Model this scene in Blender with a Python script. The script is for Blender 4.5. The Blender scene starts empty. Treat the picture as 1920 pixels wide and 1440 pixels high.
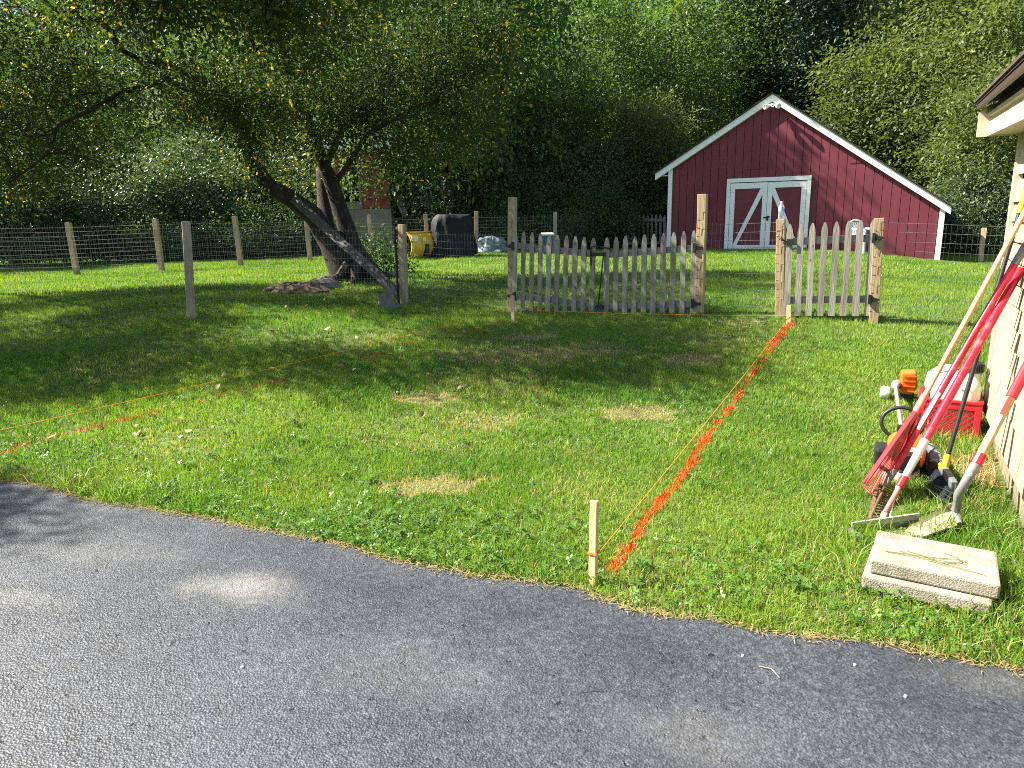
import bpy, math, random
import numpy as np
from mathutils import Vector, Matrix
random.seed(7); rng = np.random.default_rng(7)
SC = bpy.context.scene; COL = SC.collection
V = lambda *a: np.array(a, dtype=float)
RAD = math.radians

# ------------------------------------------------------------------ camera
F, PITCH, ROLL, EYE = 1331., RAD(13.1), RAD(1.2), 1.6
C0 = V(0, 0, EYE)
FW = V(0, math.cos(PITCH), -math.sin(PITCH)); UP0 = V(0, math.sin(PITCH), math.cos(PITCH)); R0 = V(1, 0, 0)
RT = math.cos(ROLL)*R0 - math.sin(ROLL)*UP0; UP = math.cos(ROLL)*UP0 + math.sin(ROLL)*R0
cam_d = bpy.data.cameras.new('camera'); cam = bpy.data.objects.new('camera', cam_d); COL.objects.link(cam)
cam.matrix_world = Matrix(((RT[0], UP[0], -FW[0], 0), (RT[1], UP[1], -FW[1], 0), (RT[2], UP[2], -FW[2], EYE), (0, 0, 0, 1)))
cam_d.sensor_fit = 'HORIZONTAL'; cam_d.sensor_width = 36; cam_d.lens = F/1920*36; cam_d.clip_start = .05; cam_d.clip_end = 400
SC.camera = cam

# ------------------------------------------------------------------ light
SUN_AZ, SUN_EL = RAD(168), RAD(44)          # direction towards the sun, counted from +X
SV = V(math.cos(SUN_AZ)*math.cos(SUN_EL), math.sin(SUN_AZ)*math.cos(SUN_EL), math.sin(SUN_EL))
W = bpy.data.worlds.new('World'); SC.world = W; W.use_nodes = True
wn = W.node_tree.nodes; wl = W.node_tree.links
sky = wn.new('ShaderNodeTexSky'); sky.sky_type = 'NISHITA'; sky.sun_disc = False
sky.sun_elevation = SUN_EL; sky.sun_rotation = (math.pi/2 - SUN_AZ) % (2*math.pi)
sky.air_density = 1.0; sky.dust_density = 1.0; sky.ozone_density = 1.0
wl.new(sky.outputs[0], wn['Background'].inputs[0]); wn['Background'].inputs[1].default_value = .060
sd = bpy.data.lights.new('sun', 'SUN'); sd.energy = 5.0; sd.angle = RAD(.53); sd.color = (1.0, .93, .80)
sun = bpy.data.objects.new('sun', sd); COL.objects.link(sun); sun.location = (-20, 5, 25)
sun.rotation_euler = Vector(-SV).to_track_quat('-Z', 'Y').to_euler()
SC.view_settings.view_transform = 'Standard'; SC.view_settings.look = 'None'
SC.view_settings.gamma = 1; SC.view_settings.use_curve_mapping = False
SC.view_settings.exposure = 2.05
SC.render.engine = 'CYCLES'
cy = SC.cycles; cy.max_bounces = 7; cy.diffuse_bounces = 3; cy.glossy_bounces = 3; cy.transmission_bounces = 6
cy.transparent_max_bounces = 8; cy.use_denoising = False; cy.filter_width = 1.0; cy.caustics_reflective = False; cy.caustics_refractive = False

# ------------------------------------------------------------------ where things stand
def sstep(a, b, x):
    t = np.clip((x-a)/(b-a), 0, 1); return t*t*(3-2*t)
def zg(x, y):
    x = np.asarray(x, float); y = np.asarray(y, float)
    z = .46*sstep(3.5, 10.5, y) + .06*sstep(14, 22, y) - .22*np.exp(-((x+.1)/2.6)**2 - ((y-10.6)/2.6)**2)
    z = z - .36*sstep(8.5, 13, x)*sstep(10, 18, y)
    z = z + .34*np.clip(y-44, 0, 70)
    z = z + sstep(5, 9, y)*(.012*np.sin(1.3*x+.7*y)+.010*np.sin(2.1*y-.9*x))
    return z
def ray(u, v): return FW + RT*(u-960)/F - UP*(v-720)/F
def ground(u, v):
    d = ray(u, v); ts = np.linspace(.8, 70, 6000); p = C0[None] + ts[:, None]*d[None]
    h = p[:, 2] - zg(p[:, 0], p[:, 1]); k = np.argmax(h <= 0)
    a, b = ts[k-1], ts[k]
    for _ in range(25):
        m = (a+b)/2; q = C0+d*m
        if q[2] > zg(q[0], q[1]): a = m
        else: b = m
    q = C0+d*a; return V(q[0], q[1], float(zg(q[0], q[1])))
def plane(u, v, p0, n): d = ray(u, v); return C0 + d*(np.dot(p0-C0, n)/np.dot(d, n))
def depth(u, v, D): return C0 + ray(u, v)*D
A = RAD(28)
E1 = V(math.cos(A), -math.sin(A), 0); E2 = V(math.sin(A), math.cos(A), 0); EZ = V(0, 0, 1)
GATE_P = depth(1310, 587, 9.2)
BARN_P = depth(1440, 469, 22)
WALL_P = V(3.327, 4.80, 0)
def gp(u, v, off=0): return plane(u, v, GATE_P - E2*off, E2)
def bp_(u, v): return plane(u, v, BARN_P, E2)
def wp(u, v, off=0): return plane(u, v, WALL_P - E1*off, E1)

# ------------------------------------------------------------------ mesh helpers
class MB:
    def __init__(s): s.v = []; s.f = []
    def add(s, vs, fs):
        k = len(s.v); s.v += [tuple(map(float, p)) for p in vs]; s.f += [tuple(i+k for i in f) for f in fs]; return s
    def box(s, c, size, ax=None, jit=0):
        X, Y, Z = ax if ax is not None else (V(1, 0, 0), V(0, 1, 0), EZ)
        c = np.asarray(c, float); h = [a/2 for a in size]; vs = []
        for k in (-1, 1):
            for i, j in ((-1, -1), (1, -1), (1, 1), (-1, 1)):
                p = c + X*h[0]*i + Y*h[1]*j + Z*h[2]*k
                if jit: p = p + rng.normal(0, jit, 3)
                vs.append(p)
        return s.add(vs, [(0, 3, 2, 1), (4, 5, 6, 7), (0, 1, 5, 4), (1, 2, 6, 5), (2, 3, 7, 6), (3, 0, 4, 7)])
    def bar(s, a, b, w, t, side=None):
        a = np.asarray(a, float); b = np.asarray(b, float); d = b-a; L = np.linalg.norm(d); Z = d/L
        X = np.cross(Z, EZ if abs(Z[2]) < .95 else V(0, 1, 0)) if side is None else np.asarray(side, float)
        X = X - Z*np.dot(X, Z); X /= np.linalg.norm(X); Y = np.cross(Z, X)
        return s.box((a+b)/2, (w, t, L), (X, Y, Z))
    def tube(s, pts, rad, n=8, cap=True):
        pts = [np.asarray(p, float) for p in pts]; m = len(pts)
        if np.isscalar(rad): rad = [rad]*m
        k = len(s.v); X = None
        for i in range(m):
            d = pts[min(i+1, m-1)] - pts[max(i-1, 0)]; d = d/(np.linalg.norm(d)+1e-9)
            if X is None:
                X = np.cross(d, V(0, 0, 1) if abs(d[2]) < .9 else V(1, 0, 0))
            X = X - d*np.dot(X, d); X /= np.linalg.norm(X)+1e-9; Y = np.cross(d, X)
            for j in range(n):
                a = 2*math.pi*j/n; s.v.append(tuple(pts[i] + rad[i]*(X*math.cos(a)+Y*math.sin(a))))
        for i in range(m-1):
            for j in range(n):
                a = k+i*n+j; b = k+i*n+(j+1) % n; s.f.append((a, b, b+n, a+n))
        if cap:
            s.f.append(tuple(k+j for j in reversed(range(n)))); s.f.append(tuple(k+(m-1)*n+j for j in range(n)))
        return s
    def lathe(s, c, prof, n=20, ax=None, sx=1, sy=1, power=2):
        X, Y, Z = ax if ax is not None else (V(1, 0, 0), V(0, 1, 0), EZ); k = len(s.v); c = np.asarray(c, float)
        for r, h in prof:
            for j in range(n):
                a = 2*math.pi*j/n; ca, sa = math.cos(a), math.sin(a); q = (abs(ca)**power + abs(sa)**power)**(-1/power)
                s.v.append(tuple(c + X*r*sx*ca*q + Y*r*sy*sa*q + Z*h))
        m = len(prof)
        for i in range(m-1):
            for j in range(n):
                a = k+i*n+j; b = k+i*n+(j+1) % n; s.f.append((a, b, b+n, a+n))
        s.f.append(tuple(k+j for j in reversed(range(n)))); s.f.append(tuple(k+(m-1)*n+j for j in range(n)))
        return s
    def prism(s, poly, d):
        poly = [np.asarray(p, float) for p in poly]; d = np.asarray(d, float); n = len(poly); k = len(s.v)
        s.v += [tuple(p) for p in poly] + [tuple(p+d) for p in poly]
        s.f.append(tuple(k+i for i in range(n))); s.f.append(tuple(k+n+i for i in reversed(range(n))))
        for i in range(n): s.f.append((k+i, k+n+i, k+n+(i+1) % n, k+(i+1) % n))
        return s
    def build(s, name, m, parent=None, smooth=False, bevel=0, label=None):
        o0 = np.array(parent.get('_o', (0, 0, 0))) if parent is not None else V(0, 0, 0)
        me = bpy.data.meshes.new(name)
        me.from_pydata([tuple(np.asarray(p)-o0) for p in s.v], [], s.f); me.update()
        import bmesh
        bm = bmesh.new(); bm.from_mesh(me); bmesh.ops.recalc_face_normals(bm, faces=bm.faces); bm.to_mesh(me); bm.free()
        o = bpy.data.objects.new(name, me); COL.objects.link(o)
        if m is not None: me.materials.append(m)
        if smooth:
            me.polygons.foreach_set('use_smooth', [True]*len(me.polygons)); me.set_sharp_from_angle(angle=RAD(40))
        if bevel:
            b = o.modifiers.new('bevel', 'BEVEL'); b.width = bevel; b.segments = 2; b.limit_method = 'ANGLE'
        if parent is not None: o.parent = parent; o['_o'] = tuple(o0)
        if label: o['label'] = label
        return o
def thing(name, label, cat, loc, group=None):
    o = bpy.data.objects.new(name, None); COL.objects.link(o); o.location = loc; o.empty_display_size = .1
    o['_o'] = tuple(map(float, loc)); o['label'] = label; o['category'] = cat
    if group: o['group'] = group
    return o
def tag(o, label, cat=None, group=None, kind=None):
    o['label'] = label
    if cat: o['category'] = cat
    if group: o['group'] = group
    if kind: o['kind'] = kind
    return o
def rawmesh(name, v, faces3, m, tint=None, col=None, smooth=False):
    """big meshes from numpy arrays: v (n,3), faces3 (m,3)"""
    me = bpy.data.meshes.new(name); n, k = len(v), len(faces3)
    me.vertices.add(n); me.vertices.foreach_set('co', np.ascontiguousarray(v, dtype=np.float32).ravel())
    me.loops.add(k*3); me.loops.foreach_set('vertex_index', np.ascontiguousarray(faces3, dtype=np.int32).ravel())
    me.polygons.add(k); me.polygons.foreach_set('loop_start', np.arange(0, 3*k, 3, dtype=np.int32))
    me.update(calc_edges=True)
    if tint is not None:
        a = me.attributes.new('tint', 'FLOAT', 'POINT'); a.data.foreach_set('value', np.ascontiguousarray(tint, dtype=np.float32))
    if col is not None:
        a = me.attributes.new('tone', 'FLOAT_COLOR', 'POINT')
        a.data.foreach_set('color', np.ascontiguousarray(np.c_[col, np.ones(len(col))], dtype=np.float32).ravel())
    if smooth: me.polygons.foreach_set('use_smooth', [True]*k)
    if m is not None: me.materials.append(m)
    return me

# ------------------------------------------------------------------ materials
def newmat(name):
    m = bpy.data.materials.new(name); m.use_nodes = True; nt = m.node_tree
    return m, nt, nt.nodes['Principled BSDF'], nt.nodes, nt.links
def setin(b, **k):
    for n, v in k.items():
        n = n.replace('_', ' ')
        if n in b.inputs: b.inputs[n].default_value = v
def ramp(nodes, stops):
    r = nodes.new('ShaderNodeValToRGB'); e = r.color_ramp.elements
    while len(e) > 1: e.remove(e[-1])
    e[0].position = stops[0][0]; e[0].color = (*stops[0][1], 1)
    for p, c in stops[1:]: x = e.new(p); x.color = (*c, 1)
    return r
def noisy(name, c1, c2, scale=8, rough=.6, bump=0., stretch=(1, 1, 1), metal=0., detail=6, spec=.4, c3=None, bscale=None, coords='Object'):
    m, nt, b, N, L = newmat(name)
    tc = N.new('ShaderNodeTexCoord'); mp = N.new('ShaderNodeMapping'); mp.inputs['Scale'].default_value = stretch
    L.new(tc.outputs[coords], mp.inputs[0])
    n = N.new('ShaderNodeTexNoise'); n.inputs['Scale'].default_value = scale; n.inputs['Detail'].default_value = detail
    n.inputs['Roughness'].default_value = .65
    L.new(mp.outputs[0], n.inputs['Vector'])
    r = ramp(N, [(.3, c1), (.7, c2)] if c3 is None else [(.28, c1), (.5, c2), (.74, c3)])
    L.new(n.outputs[0], r.inputs[0]); L.new(r.outputs[0], b.inputs['Base Color'])
    setin(b, Roughness=rough, Metallic=metal, Specular_IOR_Level=spec)
    if bump:
        n2 = N.new('ShaderNodeTexNoise'); n2.inputs['Scale'].default_value = bscale or scale*3; n2.inputs['Detail'].default_value = 5
        L.new(mp.outputs[0], n2.inputs['Vector'])
        bu = N.new('ShaderNodeBump'); bu.inputs['Strength'].default_value = bump; bu.inputs['Distance'].default_value = .01
        L.new(n2.outputs[0], bu.inputs['Height']); L.new(bu.outputs[0], b.inputs['Normal'])
    return m
def leafmat(name, stops, trans=.38, rough=.5, spec=.28, tcol=(1.25, 1.3, .55)):
    m, nt, b, N, L = newmat(name)
    at = N.new('ShaderNodeAttribute'); at.attribute_name = 'tint'
    r = ramp(N, stops); L.new(at.outputs['Fac'], r.inputs[0]); L.new(r.outputs[0], b.inputs['Base Color'])
    setin(b, Roughness=rough, Specular_IOR_Level=spec)
    mu = N.new('ShaderNodeMix'); mu.data_type = 'RGBA'; mu.blend_type = 'MULTIPLY'; mu.inputs['Factor'].default_value = 1
    L.new(r.outputs[0], mu.inputs[6]); mu.inputs[7].default_value = (*tcol, 1)
    t = N.new('ShaderNodeBsdfTranslucent'); L.new(mu.outputs[2], t.inputs[0])
    mx = N.new('ShaderNodeMixShader'); mx.inputs[0].default_value = trans
    L.new(b.outputs[0], mx.inputs[1]); L.new(t.outputs[0], mx.inputs[2]); L.new(mx.outputs[0], N['Material Output'].inputs[0])
    return m
def blademat(name, trans=.35, rough=.45, tcol=(1.2, 1.3, .45)):
    m, nt, b, N, L = newmat(name)
    at = N.new('ShaderNodeAttribute'); at.attribute_name = 'tone'; L.new(at.outputs['Color'], b.inputs['Base Color'])
    setin(b, Roughness=rough, Specular_IOR_Level=.35)
    mu = N.new('ShaderNodeMix'); mu.data_type = 'RGBA'; mu.blend_type = 'MULTIPLY'; mu.inputs['Factor'].default_value = 1
    L.new(at.outputs['Color'], mu.inputs[6]); mu.inputs[7].default_value = (*tcol, 1)
    t = N.new('ShaderNodeBsdfTranslucent'); L.new(mu.outputs[2], t.inputs[0])
    mx = N.new('ShaderNodeMixShader'); mx.inputs[0].default_value = trans
    L.new(b.outputs[0], mx.inputs[1]); L.new(t.outputs[0], mx.inputs[2]); L.new(mx.outputs[0], N['Material Output'].inputs[0])
    return m

M = {}
M['blade'] = blademat('grass_blades', trans=.42)
M['paint_blade'] = blademat('orange_painted_blades', trans=.12, tcol=(1, 1, 1))
M['soil'] = noisy('lawn_soil', (.05, .07, .020), (.085, .11, .03), scale=2.5, rough=.95, bump=.5, c3=(.065, .12, .024), bscale=40)
M['apple_leaf'] = leafmat('apple_leaves', [(0, (.035, .062, .020)), (.5, (.055, .095, .026)), (.86, (.09, .13, .03)), (.90, (.34, .27, .03)), (1, (.46, .30, .03))], trans=.42, rough=.52, spec=.2)
M['wood_leaf'] = leafmat('woodland_leaves', [(0, (.04, .09, .028)), (.5, (.085, .155, .04)), (1, (.19, .24, .055))], trans=.42)
M['olive_leaf'] = leafmat('olive_leaves', [(0, (.060, .090, .028)), (.5, (.110, .145, .040)), (1, (.185, .205, .055))], trans=.4)
M['gloss_leaf'] = leafmat('glossy_leaves', [(0, (.05, .095, .04)), (.5, (.09, .14, .06)), (1, (.16, .20, .09))], trans=.25, rough=.36, spec=.5)
M['fern_leaf'] = leafmat('undergrowth_leaves', [(0, (.03, .07, .02)), (.6, (.06, .12, .03)), (1, (.10, .16, .03))], trans=.35)
M['gold'] = leafmat('goldenrod_flowers', [(0, (.30, .28, .02)), (1, (.65, .5, .02))], trans=.2)
M['needle'] = leafmat('pine_needles', [(0, (.012, .035, .018)), (1, (.03, .06, .028))], trans=.1)
M['bark'] = noisy('bark', (.009, .007, .0055), (.028, .021, .016), scale=14, rough=.95, bump=1.0, stretch=(1, 1, .3), c3=(.07, .056, .044))
M['bark_grey'] = noisy('grey_bark', (.05, .042, .034), (.12, .10, .08), scale=9, rough=.95, bump=.8, stretch=(1, 1, .3))
M['post'] = noisy('pale_post_wood', (.22, .15, .075), (.36, .26, .145), scale=16, rough=.8, bump=.35, stretch=(1.6, 1.6, .10), c3=(.44, .33, .20))
M['oldpost'] = noisy('greyed_post_wood', (.20, .15, .092), (.32, .25, .16), scale=16, rough=.85, bump=.4, stretch=(1.6, 1.6, .10), c3=(.41, .335, .225))
M['picket'] = noisy('weathered_picket_wood', (.15, .13, .105), (.27, .245, .205), scale=14, rough=.9, bump=.4, stretch=(2, 2, .13), c3=(.36, .34, .29))
def knots(m):
    nt = m.node_tree; N, L = nt.nodes, nt.links; b = N['Principled BSDF']; src = b.inputs['Base Color'].links[0].from_socket
    oi = N.new('ShaderNodeObjectInfo'); tc = N.new('ShaderNodeTexCoord'); mp = N.new('ShaderNodeMapping'); mp.inputs['Scale'].default_value = (1, 1, .75); L.new(tc.outputs['Object'], mp.inputs[0])
    vo = N.new('ShaderNodeTexVoronoi'); vo.inputs['Scale'].default_value = 9; L.new(mp.outputs[0], vo.inputs['Vector'])
    mr = N.new('ShaderNodeMapRange'); mr.inputs[1].default_value = .16; mr.inputs[2].default_value = .08; mr.inputs[4].default_value = .75; L.new(vo.outputs['Distance'], mr.inputs[0])
    x = N.new('ShaderNodeMix'); x.data_type = 'RGBA'; L.new(mr.outputs[0], x.inputs['Factor']); L.new(src, x.inputs[6]); x.inputs[7].default_value = (.06, .045, .03, 1)
    hv = N.new('ShaderNodeHueSaturation'); vr = N.new('ShaderNodeMapRange'); vr.inputs[3].default_value = .78; vr.inputs[4].default_value = 1.18; L.new(oi.outputs['Random'], vr.inputs[0]); L.new(vr.outputs[0], hv.inputs['Value'])
    L.new(x.outputs[2], hv.inputs['Color']); L.new(hv.outputs[0], b.inputs['Base Color'])
knots(M['picket'])
M['rail'] = noisy('grey_rail_wood', (.20, .19, .17), (.32, .30, .28), scale=10, rough=.9, bump=.3, stretch=(.2, .2, 2))
M['stake'] = noisy('fresh_stake_wood', (.42, .29, .14), (.56, .42, .24), scale=14, rough=.75, bump=.2, stretch=(2, 2, .12))
M['plank'] = noisy('silvered_plank', (.05, .046, .042), (.12, .11, .10), scale=12, rough=.85, bump=.3, stretch=(1, 1, .2))
M['wire'] = noisy('galvanised_wire', (.20, .20, .195), (.32, .32, .31), scale=30, rough=.5, metal=.6)
M['blackiron'] = noisy('black_iron', (.008, .008, .008), (.02, .02, .02), scale=30, rough=.5)
M['barn'] = noisy('barn_red_paint', (.118, .017, .028), (.148, .023, .036), scale=3, rough=.65, bump=.12, stretch=(1, 1, .25), c3=(.172, .029, .044), bscale=60)
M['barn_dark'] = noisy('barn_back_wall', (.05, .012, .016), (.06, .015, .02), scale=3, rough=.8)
M['white'] = noisy('white_trim_paint', (.66, .68, .66), (.76, .77, .75), scale=5, rough=.55, bump=.08, c3=(.80, .80, .78), bscale=50)
M['roof'] = noisy('brown_shingles', (.035, .026, .022), (.075, .058, .05), scale=30, rough=.9, bump=.5)
M['cream'] = noisy('cream_shingle_paint', (.22, .185, .12), (.31, .26, .175), scale=9, rough=.7, bump=.25, stretch=(2, 2, .35), c3=(.37, .315, .22), bscale=40)
M['cream_trim'] = noisy('cream_trim_paint', (.44, .39, .28), (.52, .465, .345), scale=6, rough=.6, bump=.1)
M['cream_dark'] = noisy('wall_behind_shingles', (.09, .075, .055), (.12, .10, .07), scale=6, rough=.9)
M['skirt'] = noisy('foundation_boards', (.15, .125, .085), (.26, .22, .155), scale=7, rough=.85, bump=.35, stretch=(3, 3, .3))
M['brown'] = noisy('brown_edge_and_frieze_shade', (.045, .028, .022), (.06, .04, .03), scale=20, rough=.5)
M['slab'] = noisy('concrete_paver', (.17, .15, .115), (.29, .26, .205), scale=9, rough=.95, bump=.7, c3=(.37, .335, .27), detail=15, bscale=160)
M['red_plastic'] = noisy('red_plastic', (.42, .012, .022), (.52, .02, .035), scale=12, rough=.4)
M['red_fade'] = noisy('faded_red_plastic', (.42, .05, .06), (.58, .16, .14), scale=20, rough=.6, c3=(.62, .26, .20))
M['red_pole'] = noisy('red_fibreglass', (.36, .006, .022), (.52, .010, .036), scale=16, rough=.35, spec=.45, c3=(.60, .10, .11), detail=10, bump=.1)
M['handle'] = noisy('ash_handle_wood', (.40, .27, .13), (.54, .39, .22), scale=9, rough=.5, stretch=(3, 3, .6), spec=.4)
M['steel'] = noisy('worn_grey_steel', (.16, .165, .17), (.30, .30, .30), scale=14, rough=.5, metal=.35)
M['bright_steel'] = noisy('bright_aluminium', (.45, .45, .44), (.62, .62, .60), scale=18, rough=.35, metal=.5)
M['rust'] = noisy('rusty_tines', (.09, .045, .025), (.20, .12, .075), scale=40, rough=.8, metal=.2)
M['dirt_steel'] = noisy('dirt_caked_steel', (.24, .19, .12), (.42, .35, .25), scale=14, rough=.9, bump=.4)
M['blk'] = noisy('black_plastic', (.010, .010, .011), (.022, .022, .024), scale=20, rough=.45)
M['bristle'] = noisy('navy_bristles', (.006, .008, .018), (.018, .02, .04), scale=60, rough=.8, bump=.8)
M['grey_plastic'] = noisy('grey_plastic', (.10, .11, .125), (.15, .16, .18), scale=15, rough=.5)
M['yellow'] = noisy('yellow_plastic', (.62, .40, .02), (.7, .47, .03), scale=12, rough=.4)
M['orange'] = noisy('orange_plastic', (.72, .115, .012), (.82, .16, .02), scale=12, rough=.38)
M['plow'] = noisy('yellow_plow_paint', (.62, .36, .015), (.72, .43, .02), scale=5, rough=.4, c3=(.55, .30, .02))
M['tarp'] = noisy('black_cover_fabric', (.006, .007, .010), (.013, .014, .019), scale=9, rough=.62, bump=.9, bscale=7, spec=.2)
M['string'] = noisy('orange_mason_string', (.75, .17, .01), (.85, .24, .02), scale=40, rough=.6)
M['label_white'] = noisy('white_sticker', (.7, .7, .66), (.78, .78, .74), scale=8, rough=.5)
M['label_red'] = noisy('red_sticker', (.5, .03, .03), (.6, .05, .04), scale=30, rough=.5)
M['bluebin'] = noisy('blue_bin', (.02, .07, .14), (.03, .09, .18), scale=8, rough=.4)
M['bucket'] = noisy('white_bucket', (.52, .55, .60), (.6, .63, .68), scale=6, rough=.45)
M['chair'] = noisy('white_resin_chair', (.74, .74, .72), (.82, .82, .80), scale=6, rough=.4)
M['stone'] = noisy('grey_stone', (.10, .098, .09), (.22, .21, .20), scale=7, rough=.9, bump=.6)
M['shed_red'] = noisy('flaking_red_paint', (.16, .028, .022), (.26, .05, .04), scale=5, rough=.85, bump=.3, c3=(.30, .17, .13), bscale=14)
M['shed_grey'] = noisy('weathered_plywood', (.17, .15, .115), (.27, .24, .19), scale=6, rough=.9, bump=.3, stretch=(1, 1, .4))
M['dark'] = noisy('painted_interior_shade', (.006, .005, .005), (.012, .01, .01), scale=4, rough=.9)
M['dead_leaf'] = leafmat('fallen_leaves', [(0, (.13, .07, .035)), (.4, (.33, .24, .12)), (.75, (.50, .33, .06)), (1, (.55, .46, .30))], trans=.25, rough=.6)
M['mulch'] = noisy('mulch', (.05, .035, .02), (.14, .10, .06), scale=25, rough=.95, bump=.8)
M['lamp_white'] = noisy('lamp_housing', (.70, .68, .60), (.76, .74, .66), scale=9, rough=.4)

def glass_mat(name, col, rough, ior=1.45, trans=1.):
    m, nt, b, N, L = newmat(name); setin(b, Base_Color=(*col, 1), Roughness=rough, IOR=ior, Transmission_Weight=trans); return m
def clear_mat():
    m, nt, b, N, L = newmat('clear_bottle_plastic'); setin(b, Base_Color=(.8, .86, .9, 1), Roughness=.08, Specular_IOR_Level=.8)
    t = N.new('ShaderNodeBsdfTransparent'); t.inputs[0].default_value = (.93, .96, .97, 1); f = N.new('ShaderNodeFresnel'); f.inputs[0].default_value = 1.4
    a = N.new('ShaderNodeMath'); a.operation = 'MULTIPLY_ADD'; a.inputs[1].default_value = .8; a.inputs[2].default_value = .16; L.new(f.outputs[0], a.inputs[0])
    mx = N.new('ShaderNodeMixShader'); L.new(a.outputs[0], mx.inputs[0]); L.new(t.outputs[0], mx.inputs[1]); L.new(b.outputs[0], mx.inputs[2]); L.new(mx.outputs[0], N['Material Output'].inputs[0]); return m
M['clear'] = clear_mat()
def jugmat(name, col, sub):
    m, nt, b, N, L = newmat(name)
    tc = N.new('ShaderNodeTexCoord'); n = N.new('ShaderNodeTexNoise'); n.inputs['Scale'].default_value = 6
    L.new(tc.outputs['Object'], n.inputs['Vector'])
    r = ramp(N, [(.3, col), (.7, tuple(min(1, c*1.08) for c in col))]); L.new(n.outputs[0], r.inputs[0]); L.new(r.outputs[0], b.inputs['Base Color'])
    setin(b, Roughness=.4)
    t = N.new('ShaderNodeBsdfTranslucent'); L.new(r.outputs[0], t.inputs[0]); mx = N.new('ShaderNodeMixShader'); mx.inputs[0].default_value = sub
    L.new(b.outputs[0], mx.inputs[1]); L.new(t.outputs[0], mx.inputs[2]); L.new(mx.outputs[0], N['Material Output'].inputs[0]); return m
M['jug'] = jugmat('milky_jug_plastic', (.74, .72, .62), .3)
M['jug_full'] = jugmat('jug_filled_with_amber_liquid', (.70, .56, .30), .3)

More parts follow.
